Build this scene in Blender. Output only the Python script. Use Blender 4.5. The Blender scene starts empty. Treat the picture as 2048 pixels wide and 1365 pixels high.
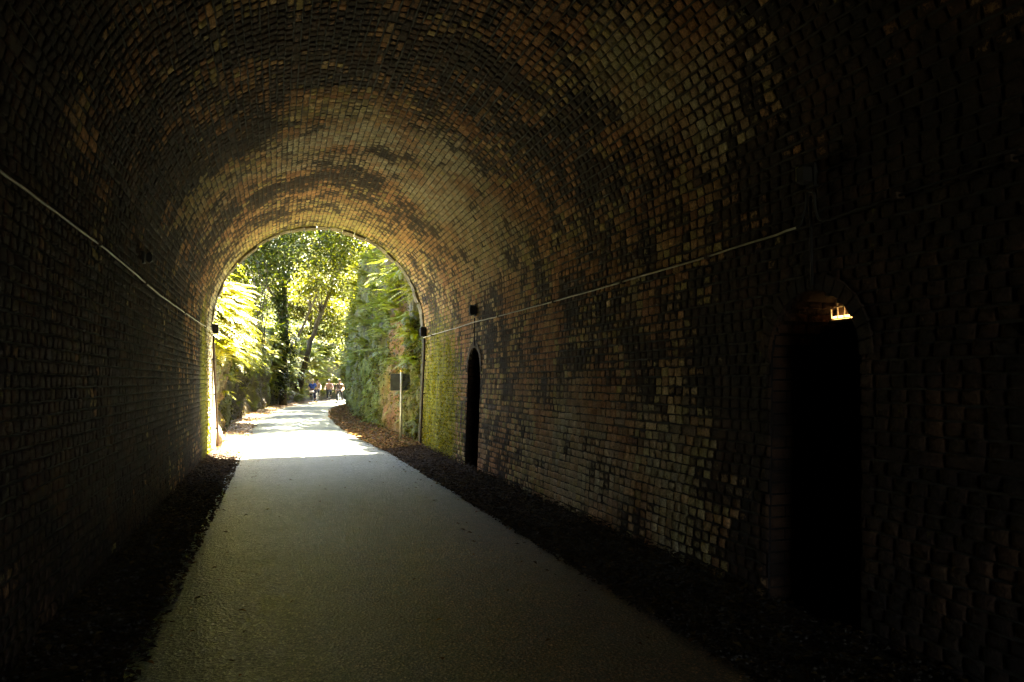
import bpy, bmesh, math, random
import numpy as np
from mathutils import Vector, Matrix

random.seed(7)
RNG = np.random.default_rng(11)
sc = bpy.context.scene
COL = sc.collection
rad = math.radians

# ------------------------------------------------------------------ camera, sky, sun, exposure
H_EYE = 1.6
F_PX, CX, CY = 1500.0, 1024.0, 682.5
PITCH, YAW = rad(3.072), rad(17.478)
cam_d = bpy.data.cameras.new('camera')
cam_d.sensor_fit = 'HORIZONTAL'
cam_d.sensor_width = 36.0
cam_d.lens = F_PX / 2048 * 36
cam_d.clip_start = 0.05
cam_d.clip_end = 3000
cam = bpy.data.objects.new('camera', cam_d)
COL.objects.link(cam)
cam.location = (0, 0, H_EYE)
FWD = Vector((math.sin(YAW) * math.cos(PITCH), math.cos(YAW) * math.cos(PITCH), math.sin(PITCH)))
cam.rotation_euler = FWD.to_track_quat('-Z', 'Y').to_euler()
sc.camera = cam

SUN_AZ, SUN_EL = rad(25), rad(68)          # azimuth from +Y towards +X
world = bpy.data.worlds.new('World')
sc.world = world
world.use_nodes = True
wn = world.node_tree
sky = wn.nodes.new('ShaderNodeTexSky')
sky.sky_type = 'NISHITA'
sky.sun_disc = False
sky.sun_elevation = SUN_EL
sky.sun_rotation = SUN_AZ
wbg = wn.nodes['Background']
wbg.inputs['Strength'].default_value = 0.05
wn.links.new(sky.outputs[0], wbg.inputs['Color'])

sun_d = bpy.data.lights.new('sun', 'SUN')
sun_d.energy = 5.0
sun_d.angle = rad(0.53)
sun_d.color = (1.0, 0.93, 0.78)
sun = bpy.data.objects.new('sun', sun_d)
COL.objects.link(sun)
S = Vector((math.sin(SUN_AZ) * math.cos(SUN_EL), math.cos(SUN_AZ) * math.cos(SUN_EL), math.sin(SUN_EL)))
sun.rotation_euler = S.to_track_quat('Z', 'Y').to_euler()

sc.view_settings.view_transform = 'Standard'
sc.view_settings.look = 'None'
sc.view_settings.gamma = 1.0
sc.view_settings.use_curve_mapping = False
sc.view_settings.exposure = 6.45
sc.view_settings.use_white_balance = True
sc.view_settings.white_balance_temperature = 7000
sc.view_settings.white_balance_tint = 10
cy = sc.cycles
cy.use_denoising = True
cy.use_guiding = True
cy.max_bounces = 14
cy.diffuse_bounces = 10
cy.glossy_bounces = 6
cy.transmission_bounces = 8
cy.sample_clamp_indirect = 6.0
cy.caustics_reflective = False
cy.caustics_refractive = False

def px(x, y, plane, val):
    """world point seen at photo pixel (x, y) on the plane X, Y or Z = val (used for measuring only)"""
    R = Vector((math.cos(YAW), -math.sin(YAW), 0))
    U = Vector((-math.sin(YAW) * math.sin(PITCH), -math.cos(YAW) * math.sin(PITCH), math.cos(PITCH)))
    d = FWD + R * ((x - CX) / F_PX) + U * ((CY - y) / F_PX)
    o = Vector((0, 0, H_EYE))
    i = 'XYZ'.index(plane)
    return o + d * ((val - o[i]) / d[i])

def project(P):
    P = np.asarray(P, float) - np.array([0, 0, H_EYE])
    R = np.array([math.cos(YAW), -math.sin(YAW), 0])
    U = np.array([-math.sin(YAW) * math.sin(PITCH), -math.cos(YAW) * math.sin(PITCH), math.cos(PITCH)])
    w = P @ np.array(FWD)
    w = np.where(w < 0.05, 0.05, w)
    return CX + F_PX * (P @ R) / w, CY - F_PX * (P @ U) / w

# ------------------------------------------------------------------ helpers
def tag(o, label=None, cat=None, group=None, kind=None):
    if label: o['label'] = label
    if cat: o['category'] = cat
    if group: o['group'] = group
    if kind: o['kind'] = kind
    return o

def empty(name, loc=(0, 0, 0)):
    o = bpy.data.objects.new(name, None)
    o.empty_display_size = 0.2
    o.location = loc
    COL.objects.link(o)
    return o

def mesh_obj(name, verts, faces, mat, parent=None, attrs=None, smooth=False, loc=None):
    """verts N x 3 world (or local when loc is given); faces: array M x k or list of tuples; attrs: {name: N floats or N x 3}"""
    me = bpy.data.meshes.new(name)
    v = np.ascontiguousarray(verts, dtype=np.float32)
    if isinstance(faces, np.ndarray):
        k = faces.shape[1]
        m = len(faces)
        me.vertices.add(len(v))
        me.vertices.foreach_set('co', v.ravel())
        me.loops.add(m * k)
        me.loops.foreach_set('vertex_index', np.ascontiguousarray(faces, dtype=np.int32).ravel())
        me.polygons.add(m)
        me.polygons.foreach_set('loop_start', np.arange(0, m * k, k, dtype=np.int32))
        me.update(calc_edges=True)
    else:
        me.from_pydata([tuple(map(float, p)) for p in v], [], [tuple(f) for f in faces])
    if attrs:
        for an, av in attrs.items():
            av = np.asarray(av, dtype=np.float32)
            if av.ndim == 1:
                a = me.attributes.new(an, 'FLOAT', 'POINT')
                a.data.foreach_set('value', av)
            else:
                a = me.attributes.new(an, 'FLOAT_COLOR', 'POINT')
                c = np.ones((len(v), 4), np.float32)
                c[:, :3] = av
                a.data.foreach_set('color', c.ravel())
    if smooth:
        me.polygons.foreach_set('use_smooth', np.ones(len(me.polygons), bool))
    if mat: me.materials.append(mat)
    o = bpy.data.objects.new(name, me)
    COL.objects.link(o)
    if loc is not None: o.location = loc
    if parent is not None: o.parent = parent
    return o

class MB:
    """collects simple solids into one mesh"""
    def __init__(self):
        self.v, self.f = [], []
    def add(self, vs, fs):
        b = len(self.v)
        self.v += [tuple(p) for p in vs]
        self.f += [tuple(b + i for i in f) for f in fs]
        return self
    def box(self, c, s, rot=None, bev=0.0):
        hx, hy, hz = s[0] / 2, s[1] / 2, s[2] / 2
        pts = []
        if bev <= 0:
            pts = [Vector((x, y, z)) for z in (-hz, hz) for x, y in ((-hx, -hy), (hx, -hy), (hx, hy), (-hx, hy))]
            fs = [(3, 2, 1, 0), (4, 5, 6, 7), (0, 1, 5, 4), (1, 2, 6, 5), (2, 3, 7, 6), (3, 0, 4, 7)]
        else:
            b = bev
            for z, k in ((-hz, b), (-hz + b, 0), (hz - b, 0), (hz, b)):
                pts += [Vector((x, y, z)) for x, y in ((-hx + k, -hy + k), (hx - k, -hy + k), (hx - k, hy - k), (-hx + k, hy - k))]
            fs = [(3, 2, 1, 0), (12, 13, 14, 15)]
            for l in range(3):
                fs += [(l * 4 + i, l * 4 + (i + 1) % 4, l * 4 + 4 + (i + 1) % 4, l * 4 + 4 + i) for i in range(4)]
        if rot is not None: pts = [rot @ p for p in pts]
        return self.add([p + Vector(c) for p in pts], fs)
    def tube(self, pts, r, n=8, cap=True):
        pts = [Vector(p) for p in pts]
        rs = r if isinstance(r, (list, tuple)) else [r] * len(pts)
        vs, fs = [], []
        up = None
        for i, p in enumerate(pts):
            t = (pts[min(i + 1, len(pts) - 1)] - pts[max(i - 1, 0)]).normalized()
            if up is None:
                up = Vector((0, 0, 1)) if abs(t.z) < 0.9 else Vector((1, 0, 0))
            a = t.cross(up)
            if a.length < 1e-5: a = t.cross(Vector((0.3, 0.8, 0.1)))
            a.normalize()
            up = a.cross(t).normalized()
            for k in range(n):
                th = 2 * math.pi * k / n
                vs.append(p + (a * math.cos(th) + up * math.sin(th)) * rs[i])
        for i in range(len(pts) - 1):
            fs += [(i * n + k, i * n + (k + 1) % n, (i + 1) * n + (k + 1) % n, (i + 1) * n + k) for k in range(n)]
        if cap:
            fs.append(tuple(range(n - 1, -1, -1)))
            fs.append(tuple(range((len(pts) - 1) * n, len(pts) * n)))
        return self.add(vs, fs)
    def torus(self, c, R, r, ax, nu=28, nv=6):
        """ring round unit vector ax"""
        ax = Vector(ax).normalized()
        a = ax.orthogonal().normalized(); b = ax.cross(a)
        vs, fs = [], []
        for i in range(nu):
            th = 2 * math.pi * i / nu
            d = a * math.cos(th) + b * math.sin(th)
            for j in range(nv):
                ph = 2 * math.pi * j / nv
                vs.append(Vector(c) + d * (R + r * math.cos(ph)) + ax * (r * math.sin(ph)))
        for i in range(nu):
            for j in range(nv):
                fs.append((i * nv + j, ((i + 1) % nu) * nv + j, ((i + 1) % nu) * nv + (j + 1) % nv, i * nv + (j + 1) % nv))
        return self.add(vs, fs)
    def ball(self, c, s, nu=14, nv=9, fn=None):
        vs, fs = [], []
        for j in range(nv + 1):
            ph = math.pi * j / nv
            for i in range(nu):
                th = 2 * math.pi * i / nu
                d = Vector((math.sin(ph) * math.cos(th), math.sin(ph) * math.sin(th), math.cos(ph)))
                k = fn(d) if fn else 1.0
                vs.append(Vector(c) + Vector((d.x * s[0], d.y * s[1], d.z * s[2])) * k)
        for j in range(nv):
            for i in range(nu):
                fs.append((j * nu + i, (j + 1) * nu + i, (j + 1) * nu + (i + 1) % nu, j * nu + (i + 1) % nu))
        return self.add(vs, fs)
    def build(self, name, mat, parent=None, smooth=False, off=None):
        v = np.array(self.v, float)
        if off is not None: v = v - np.array(off)
        return mesh_obj(name, v, self.f, mat, parent, smooth=smooth)

def _hash(i, j, k, seed):
    n = (i * 374761393 + j * 668265263 + k * 2147483647 + seed * 974634777) & 0xFFFFFFFF
    n = ((n ^ (n >> 13)) * 1274126177) & 0xFFFFFFFF
    n = n ^ (n >> 16)
    return (n & 0xFFFF) / 65535.0

def vnoise(x, y, z=0.0, seed=0):
    x, y, z = np.broadcast_arrays(np.asarray(x, float), np.asarray(y, float), np.asarray(z, float))
    xi, yi, zi = (np.floor(a).astype(np.int64) for a in (x, y, z))
    fx, fy, fz = x - xi, y - yi, z - zi
    fx, fy, fz = (a * a * (3 - 2 * a) for a in (fx, fy, fz))
    r = 0
    for dx in (0, 1):
        for dy in (0, 1):
            for dz in (0, 1):
                w = (fx if dx else 1 - fx) * (fy if dy else 1 - fy) * (fz if dz else 1 - fz)
                r = r + w * _hash(xi + dx, yi + dy, zi + dz, seed)
    return r

def fbm(x, y, z=0.0, oct=4, seed=0):
    a, s, t = 0.5, 0.0, 0.0
    x, y, z = (np.asarray(q, float) for q in (x, y, z))
    for o in range(oct):
        s = s + a * vnoise(x, y, z, seed + o * 17)
        t += a
        a *= 0.5
        x, y, z = x * 2.03, y * 2.03, z * 2.03
    return s / t

def sstep(a, b, x):
    t = np.clip((np.asarray(x, float) - a) / (b - a), 0, 1)
    return t * t * (3 - 2 * t)

# ------------------------------------------------------------------ materials
def mat_new(name):
    m = bpy.data.materials.new(name)
    m.use_nodes = True
    nt = m.node_tree
    return m, nt, nt.nodes['Principled BSDF']

def nd(nt, typ, **kw):
    n = nt.nodes.new(typ)
    for k, v in kw.items(): setattr(n, k, v)
    return n

def noise(nt, scale, detail=4, rough=0.55, vec=None, dist=0.0):
    n = nd(nt, 'ShaderNodeTexNoise')
    n.inputs['Scale'].default_value = scale
    n.inputs['Detail'].default_value = detail
    n.inputs['Roughness'].default_value = rough
    n.inputs['Distortion'].default_value = dist
    if vec is not None: nt.links.new(vec, n.inputs['Vector'])
    return n

def ramp(nt, fac, stops):
    r = nd(nt, 'ShaderNodeValToRGB')
    e = r.color_ramp.elements
    while len(e) < len(stops): e.new(0.5)
    for i, (p, c) in enumerate(stops):
        e[i].position = p
        e[i].color = (*c, 1) if isinstance(c, tuple) else (c, c, c, 1)
    nt.links.new(fac, r.inputs[0])
    return r.outputs[0]

def mixc(nt, fac, a, b, blend='MIX'):
    m = nd(nt, 'ShaderNodeMix', data_type='RGBA', blend_type=blend)
    for s, v in ((m.inputs[0], fac), (m.inputs[6], a), (m.inputs[7], b)):
        if hasattr(v, 'is_linked') or hasattr(v, 'links'): nt.links.new(v, s)
        elif isinstance(v, tuple): s.default_value = (*v, 1)
        else: s.default_value = v
    return m.outputs[2]

def math_n(nt, op, a, b=0.0, c=None, clamp=False):
    m = nd(nt, 'ShaderNodeMath', operation=op, use_clamp=clamp)
    for i, v in enumerate((a, b) if c is None else (a, b, c)):
        if hasattr(v, 'links'): nt.links.new(v, m.inputs[i])
        else: m.inputs[i].default_value = v
    return m.outputs[0]

def bump(nt, h, strength, dist, bsdf):
    b = nd(nt, 'ShaderNodeBump')
    b.inputs['Strength'].default_value = strength
    b.inputs['Distance'].default_value = dist
    nt.links.new(h, b.inputs['Height'])
    nt.links.new(b.outputs[0], bsdf.inputs['Normal'])

def gpos(nt):
    return nd(nt, 'ShaderNodeNewGeometry').outputs['Position']

def simple(name, col, rough=0.6, metal=0.0, spec=0.5, var=0.25, scale=12.0, bmp=0.0):
    m, nt, b = mat_new(name)
    n = noise(nt, scale, 5, 0.6, gpos(nt))
    lo = tuple(c * (1 - var) for c in col); hi = tuple(min(1, c * (1 + var)) for c in col)
    nt.links.new(ramp(nt, n.outputs[0], [(0.3, lo), (0.7, hi)]), b.inputs['Base Color'])
    b.inputs['Roughness'].default_value = rough
    b.inputs['Metallic'].default_value = metal
    b.inputs['Specular IOR Level'].default_value = spec
    if bmp: bump(nt, n.outputs[0], bmp, 0.02, b)
    return m

def brick_material():
    m, nt, b = mat_new('old_brick')
    P = gpos(nt)
    col = nd(nt, 'ShaderNodeAttribute', attribute_name='Col').outputs['Color']
    moss = nd(nt, 'ShaderNodeAttribute', attribute_name='moss').outputs['Fac']
    n1 = noise(nt, 55, 5, 0.65, P)
    n2 = noise(nt, 9, 5, 0.6, P)
    n3 = noise(nt, 2.4, 4, 0.6, P)
    c = mixc(nt, 0.8, col, ramp(nt, n1.outputs[0], [(0.28, 0.35), (0.72, 1.5)]), 'MULTIPLY')
    c = mixc(nt, 0.55, c, ramp(nt, n2.outputs[0], [(0.3, 0.45), (0.7, 1.35)]), 'MULTIPLY')
    n4 = noise(nt, 26, 7, 0.78, P, 0.5)
    c = mixc(nt, 0.85, c, ramp(nt, n4.outputs[0], [(0.34, 0.12), (0.46, 1.0)]), 'MULTIPLY')
    soot_and_shade = nd(nt, 'ShaderNodeAttribute', attribute_name='soot_and_shade').outputs['Fac']
    sf = math_n(nt, 'ADD', soot_and_shade, math_n(nt, 'MULTIPLY_ADD', n2.outputs[0], 0.9, -0.45))
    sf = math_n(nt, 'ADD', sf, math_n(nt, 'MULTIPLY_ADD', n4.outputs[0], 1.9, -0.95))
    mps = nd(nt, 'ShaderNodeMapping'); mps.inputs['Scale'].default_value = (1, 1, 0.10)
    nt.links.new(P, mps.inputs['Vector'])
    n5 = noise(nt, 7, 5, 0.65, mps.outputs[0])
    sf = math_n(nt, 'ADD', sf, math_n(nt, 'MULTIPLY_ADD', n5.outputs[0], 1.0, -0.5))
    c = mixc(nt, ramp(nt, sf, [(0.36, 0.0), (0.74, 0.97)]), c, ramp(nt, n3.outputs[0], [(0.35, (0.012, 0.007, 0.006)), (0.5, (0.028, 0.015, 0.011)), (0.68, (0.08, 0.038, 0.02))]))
    mf = math_n(nt, 'ADD', moss, math_n(nt, 'MULTIPLY_ADD', n2.outputs[0], 1.5, -0.75))
    mf = math_n(nt, 'ADD', mf, math_n(nt, 'MULTIPLY_ADD', n5.outputs[0], 1.2, -0.6))
    mf = math_n(nt, 'MULTIPLY_ADD', mf, 1.7, -0.55, clamp=True)
    mt = math_n(nt, 'ADD', math_n(nt, 'MULTIPLY', n5.outputs[0], 0.45), math_n(nt, 'ADD', math_n(nt, 'MULTIPLY', n1.outputs[0], 0.25), math_n(nt, 'MULTIPLY', n4.outputs[0], 0.3)))
    mcol = ramp(nt, mt, [(0.36, (0.05, 0.05, 0.006)), (0.48, (0.17, 0.165, 0.008)), (0.62, (0.36, 0.34, 0.010))])
    c = mixc(nt, mf, c, mcol)
    nt.links.new(c, b.inputs['Base Color'])
    b.inputs['Roughness'].default_value = 0.85
    b.inputs['Specular IOR Level'].default_value = 0.18
    h = math_n(nt, 'ADD', n1.outputs[0], math_n(nt, 'MULTIPLY', n4.outputs[0], 2.0))
    bump(nt, h, 1.0, 0.022, b)
    return m

def mortar_material():
    m, nt, b = mat_new('sooty_mortar')
    P = gpos(nt)
    n = noise(nt, 14, 6, 0.65, P)
    moss = nd(nt, 'ShaderNodeAttribute', attribute_name='moss').outputs['Fac']
    c = ramp(nt, n.outputs[0], [(0.3, (0.012, 0.010, 0.008)), (0.75, (0.05, 0.04, 0.028))])
    c = mixc(nt, math_n(nt, 'MULTIPLY', moss, 0.55, clamp=True), c, (0.11, 0.11, 0.006))
    nt.links.new(c, b.inputs['Base Color'])
    b.inputs['Roughness'].default_value = 0.9
    bump(nt, n.outputs[0], 0.8, 0.02, b)
    return m

def leaf_material(name, trans=0.45, rough=0.45, spec=0.45, tint=(1.15, 1.15, 0.3), warm=(1.28, 1.08, 0.5)):
    m, nt, b = mat_new(name)
    col = nd(nt, 'ShaderNodeAttribute', attribute_name='Col').outputs['Color']
    col = mixc(nt, 1.0, col, warm, 'MULTIPLY')
    nt.links.new(col, b.inputs['Base Color'])
    b.inputs['Roughness'].default_value = rough
    b.inputs['Specular IOR Level'].default_value = spec
    tr = nd(nt, 'ShaderNodeBsdfTranslucent')
    nt.links.new(mixc(nt, 1.0, col, tint, 'MULTIPLY'), tr.inputs['Color'])
    mx = nd(nt, 'ShaderNodeMixShader')
    mx.inputs[0].default_value = trans
    nt.links.new(b.outputs[0], mx.inputs[1])
    nt.links.new(tr.outputs[0], mx.inputs[2])
    nt.links.new(mx.outputs[0], nt.nodes['Material Output'].inputs['Surface'])
    return m

M = {}
M['brick'] = brick_material()
M['mortar'] = mortar_material()
M['leaf'] = leaf_material('leaf', 0.42, 0.5, 0.22)
M['fern'] = leaf_material('fern_leaf', 0.45, 0.45, 0.3)
M['dead_leaf'] = leaf_material('dead_leaf', 0.2, 0.85, 0.12, (1.1, 1.0, 0.9))

def asphalt_material():
    m, nt, b = mat_new('worn_asphalt')
    P = gpos(nt)
    g = noise(nt, 75, 3, 0.75, P)
    v = nd(nt, 'ShaderNodeTexVoronoi'); v.inputs['Scale'].default_value = 44
    nt.links.new(P, v.inputs['Vector'])
    big = noise(nt, 0.55, 5, 0.6, P)
    mid = noise(nt, 4.5, 5, 0.65, P)
    c = ramp(nt, g.outputs[0], [(0.37, (0.012, 0.014, 0.010)), (0.5, (0.062, 0.076, 0.054)), (0.64, (0.34, 0.36, 0.27))])
    stone = ramp(nt, nd_sep(nt, v.outputs['Color']), [(0.3, 0.35), (0.9, 1.9)])
    c = mixc(nt, 0.8, c, stone, 'MULTIPLY')
    c = mixc(nt, 0.6, c, ramp(nt, mid.outputs[0], [(0.3, 0.6), (0.7, 1.3)]), 'MULTIPLY')
    damp = ramp(nt, big.outputs[0], [(0.42, 0.0), (0.62, 1.0)])
    c = mixc(nt, math_n(nt, 'MULTIPLY', damp, 0.5), c, (0.05, 0.06, 0.028))
    dst = nd(nt, 'ShaderNodeAttribute', attribute_name='dust').outputs['Fac']
    c = mixc(nt, math_n(nt, 'MULTIPLY', dst, 0.85), c, mixc(nt, 1.0, c, (1.15, 0.42, 0.22), 'MULTIPLY'))
    nt.links.new(c, b.inputs['Base Color'])
    nt.links.new(ramp(nt, mid.outputs[0], [(0.3, 0.36), (0.7, 0.5)]), b.inputs['Roughness'])
    b.inputs['Specular IOR Level'].default_value = 0.6
    h = math_n(nt, 'ADD', g.outputs[0], math_n(nt, 'MULTIPLY', v.outputs['Distance'], 0.8))
    bump(nt, h, 1.0, 0.015, b)
    return m

def nd_sep(nt, color):
    s = nd(nt, 'ShaderNodeSeparateColor')
    nt.links.new(color, s.inputs[0])
    return s.outputs[0]

def earth_material(name, stops, scale=6):
    m, nt, b = mat_new(name)
    P = gpos(nt)
    n = noise(nt, scale, 7, 0.7, P)
    n2 = noise(nt, scale * 9, 4, 0.65, P)
    c = ramp(nt, n.outputs[0], stops)
    c = mixc(nt, 0.7, c, ramp(nt, n2.outputs[0], [(0.3, 0.45), (0.7, 1.5)]), 'MULTIPLY')
    nt.links.new(c, b.inputs['Base Color'])
    b.inputs['Roughness'].default_value = 0.95
    b.inputs['Specular IOR Level'].default_value = 0.12
    bump(nt, math_n(nt, 'ADD', n.outputs[0], n2.outputs[0]), 0.9, 0.04, b)
    return m

def cliff_material(name):
    """mossy rock; attribute 'soil' brings out orange clay, 'moss' the moss"""
    m, nt, b = mat_new(name)
    P = gpos(nt)
    mp = nd(nt, 'ShaderNodeMapping'); mp.inputs['Scale'].default_value = (1, 1, 0.3)
    nt.links.new(P, mp.inputs['Vector'])
    n1 = noise(nt, 3.2, 7, 0.65, mp.outputs[0])
    n2 = noise(nt, 17, 6, 0.7, P)
    n3 = noise(nt, 60, 4, 0.7, P)
    soil = nd(nt, 'ShaderNodeAttribute', attribute_name='soil').outputs['Fac']
    moss = nd(nt, 'ShaderNodeAttribute', attribute_name='moss').outputs['Fac']
    rock = ramp(nt, n2.outputs[0], [(0.3, (0.03, 0.026, 0.018)), (0.7, (0.14, 0.115, 0.075))])
    clay = ramp(nt, n2.outputs[0], [(0.3, (0.11, 0.05, 0.012)), (0.7, (0.27, 0.13, 0.035))])
    sf = math_n(nt, 'MULTIPLY_ADD', math_n(nt, 'ADD', soil, math_n(nt, 'MULTIPLY_ADD', n1.outputs[0], 1.0, -0.5)), 2.5, -0.75, clamp=True)
    c = mixc(nt, sf, rock, clay)
    mossc = ramp(nt, n3.outputs[0], [(0.3, (0.05, 0.065, 0.006)), (0.7, (0.20, 0.22, 0.022))])
    mf = math_n(nt, 'MULTIPLY_ADD', math_n(nt, 'ADD', moss, math_n(nt, 'MULTIPLY_ADD', n1.outputs[0], 1.6, -0.8)), 2.0, -0.5, clamp=True)
    c = mixc(nt, mf, c, mossc)
    nt.links.new(c, b.inputs['Base Color'])
    b.inputs['Roughness'].default_value = 0.85
    bump(nt, math_n(nt, 'ADD', n2.outputs[0], math_n(nt, 'MULTIPLY', n3.outputs[0], 0.5)), 1.0, 0.06, b)
    return m

M['asphalt'] = asphalt_material()
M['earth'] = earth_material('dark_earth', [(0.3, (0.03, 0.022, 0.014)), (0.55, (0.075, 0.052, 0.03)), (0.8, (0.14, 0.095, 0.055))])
M['sunlit_dirt'] = earth_material('dirt_painted_sunlit', [(0.3, (0.16, 0.12, 0.08)), (0.55, (0.30, 0.24, 0.17)), (0.8, (0.42, 0.36, 0.27))])  # verge earth paled as if sunlit, to bounce light into the tunnel
M['hill'] = earth_material('wooded_soil', [(0.3, (0.02, 0.025, 0.008)), (0.7, (0.06, 0.07, 0.02))], 1.5)
M['cliff'] = cliff_material('mossy_rock')
M['bark'] = earth_material('mossy_bark', [(0.3, (0.02, 0.016, 0.01)), (0.55, (0.06, 0.045, 0.028)), (0.75, (0.06, 0.07, 0.018))], 5)
M['stone'] = earth_material('weathered_stone', [(0.32, (0.04, 0.032, 0.02)), (0.5, (0.14, 0.115, 0.075)), (0.72, (0.27, 0.22, 0.15))], 5)
M['mossy_stone'] = earth_material('mossy_stone', [(0.3, (0.03, 0.028, 0.016)), (0.55, (0.07, 0.06, 0.03)), (0.75, (0.09, 0.095, 0.016))], 5)
M['soot_and_shade'] = earth_material('soot_and_shade_brick', [(0.3, (0.008, 0.006, 0.006)), (0.7, (0.024, 0.017, 0.016))], 7)  # shade of the niches put into the colour, over sooty brick
M['pale_stone'] = earth_material('pale_render', [(0.3, (0.22, 0.19, 0.11)), (0.5, (0.38, 0.34, 0.23)), (0.72, (0.5, 0.46, 0.34))], 5)
M['pebble'] = simple('gravel_stone', (0.05, 0.037, 0.028), 0.95, spec=0.1, var=0.6, scale=30)
M['cable'] = simple('pale_conduit', (0.42, 0.37, 0.27), 0.55, spec=0.3, var=0.35, scale=6)
M['shaded_cable'] = simple('shade_darkened_cable', (0.022, 0.019, 0.017), 0.7, spec=0.2, var=0.4, scale=6)  # near stretch of cable darkened in colour to look shaded
M['iron'] = simple('dark_iron', (0.012, 0.010, 0.010), 0.7, spec=0.15, var=0.3)
M['rust'] = simple('rusty_pipe', (0.035, 0.02, 0.013), 0.8, spec=0.2, var=0.5, scale=25)
M['galv'] = simple('galvanised_post', (0.36, 0.33, 0.25), 0.5, 0.2, var=0.2, scale=20)
M['sign_back'] = simple('dark_sign_back', (0.035, 0.036, 0.03), 0.5, var=0.35, scale=9)
M['yellow'] = simple('yellow_cap', (0.75, 0.45, 0.03), 0.5, var=0.1)
M['lens'] = simple('yellowed_lens', (0.45, 0.42, 0.12), 0.3, var=0.15)
M['white_bar'] = simple('white_bar', (0.8, 0.78, 0.72), 0.5, var=0.06)
m, nt, b = mat_new('warm_tube')
b.inputs['Base Color'].default_value = (0.9, 0.8, 0.6, 1)
b.inputs['Emission Color'].default_value = (1.0, 0.55, 0.18, 1)
b.inputs['Emission Strength'].default_value = 0.2
M['tube'] = m

# ------------------------------------------------------------------ tunnel profile
TC, TZ, TR = 1.02, 2.82, 2.42                 # axis x, springing height, arch radius
S0 = 0.30                                     # the walls start this far below the floor
LW = TZ + S0
LA = math.pi * TR
LT = 2 * LW + LA
Y_END = 17.95
Y_BACK = -18.0  # open rear end, unseen, set at this distance for its fill light
def wall_half(z):                             # horseshoe: the walls lean in a little at the foot
    t = np.clip((TZ - z) / TZ, 0, 1.1)
    return TR - 0.085 * t ** 1.4

def prof(s):
    """arc length from the right foot over the crown to the left foot -> x, z, inward normal"""
    s = np.asarray(s, float)
    zr = s - S0
    zl = LT - s - S0
    th = (s - LW) / TR
    x = np.where(s < LW, TC + wall_half(zr), np.where(s > LW + LA, TC - wall_half(zl), TC + TR * np.cos(th)))
    z = np.where(s < LW, zr, np.where(s > LW + LA, zl, TZ + TR * np.sin(th)))
    nx = np.where(s < LW, -1.0, np.where(s > LW + LA, 1.0, -np.cos(th)))
    nz = np.where((s < LW) | (s > LW + LA), 0.0, -np.sin(th))
    return x, z, nx, nz

def tpoint(s, y, n):
    x, z, nx, nz = prof(s)
    return np.stack([x + nx * n, np.broadcast_to(y, x.shape) * np.ones_like(x), z + nz * n], -1)

NICHES = [(3.73, 4.62), (12.66, 13.58)]        # refuges in the right wall: y range
N_SPR, N_TOP = 1.76, 2.21
def niche_z(y, a, b):
    """height of the niche opening at y"""
    c, r = (a + b) / 2, (b - a) / 2
    d = np.clip(1 - ((y - c) / r) ** 2, 0, None)
    return np.where((y > a) & (y < b), N_SPR + (N_TOP - N_SPR) * np.sqrt(d), -1.0)
def niche_span(z, a, b):
    """y range of the opening at height z, or None"""
    if z >= N_TOP: return None
    c, r = (a + b) / 2, (b - a) / 2
    if z <= N_SPR: return a, b
    k = math.sqrt(1 - ((z - N_SPR) / (N_TOP - N_SPR)) ** 2)
    return c - r * k, c + r * k

def s_of(deg): return LW + TR * rad(deg)

# stains of soot, lime, rust, algae and moss on the lining, plus painted shade and sunlight: (s, y, radius s, radius y, amount)
SOOT_AND_SHADE = [(s_of(100), 13.75, 1.5, 0.28, 1.0), (s_of(128), 13.9, 0.6, 0.5, 0.9), (s_of(92), 8.75, 1.2, 0.5, 0.9),
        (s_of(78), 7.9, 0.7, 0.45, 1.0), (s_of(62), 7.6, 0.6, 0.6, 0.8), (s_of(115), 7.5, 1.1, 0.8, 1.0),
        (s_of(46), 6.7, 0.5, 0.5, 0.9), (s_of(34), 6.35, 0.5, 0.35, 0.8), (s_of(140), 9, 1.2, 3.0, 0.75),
        (s_of(160), 6.5, 1.4, 5.0, 1.1), (LT - 1.4, 6.0, 2.8, 8.0, 2.2), (LT - 1.2, 13.0, 2.2, 1.8, 0.9), (s_of(172), 9.5, 1.5, 4.0, 0.9),  # left wall: soot plus shade painted into the colour
        (2.2, 6.9, 0.42, 1.5, 0.95), (2.3, 9.0, 0.5, 1.2, 0.5), (3.5, 4.0, 0.9, 0.9, 0.9), (1.2, 3.5, 2.8, 1.75, 3.2),  # last entry: near right wall, soot plus painted shade
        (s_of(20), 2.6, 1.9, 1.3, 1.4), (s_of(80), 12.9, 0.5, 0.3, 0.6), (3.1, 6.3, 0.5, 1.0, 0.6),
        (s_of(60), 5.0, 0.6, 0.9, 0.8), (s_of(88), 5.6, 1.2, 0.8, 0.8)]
LIME_AND_SUN = [(s_of(82), 10.9, 0.55, 0.55, 1.0), (s_of(100), 11.3, 0.9, 0.6, 0.75), (s_of(92), 10.0, 0.8, 0.5, 0.45),
        (s_of(57), 10.5, 0.7, 0.8, 0.8), (s_of(48), 12.2, 0.7, 1.2, 0.85), (s_of(30), 11.5, 0.8, 1.6, 0.6),
        (s_of(75), 12.3, 0.9, 0.5, 0.55), (s_of(110), 12.5, 0.8, 0.5, 0.5), (s_of(150), 11.0, 0.6, 0.8, 0.45),
        (1.0, 8.2, 0.75, 1.5, 0.6), (0.9, 6.0, 0.8, 0.6, 0.6), (s_of(37), 5.8, 0.5, 0.65, 0.85), (s_of(25), 5.0, 0.5, 0.8, 0.55),
        (s_of(135), 12.2, 0.7, 0.9, 0.4), (LT - 1.4, 17.75, 2.4, 0.75, 1.3)]  # last entry: sunlit strip on the left jamb painted pale
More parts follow.
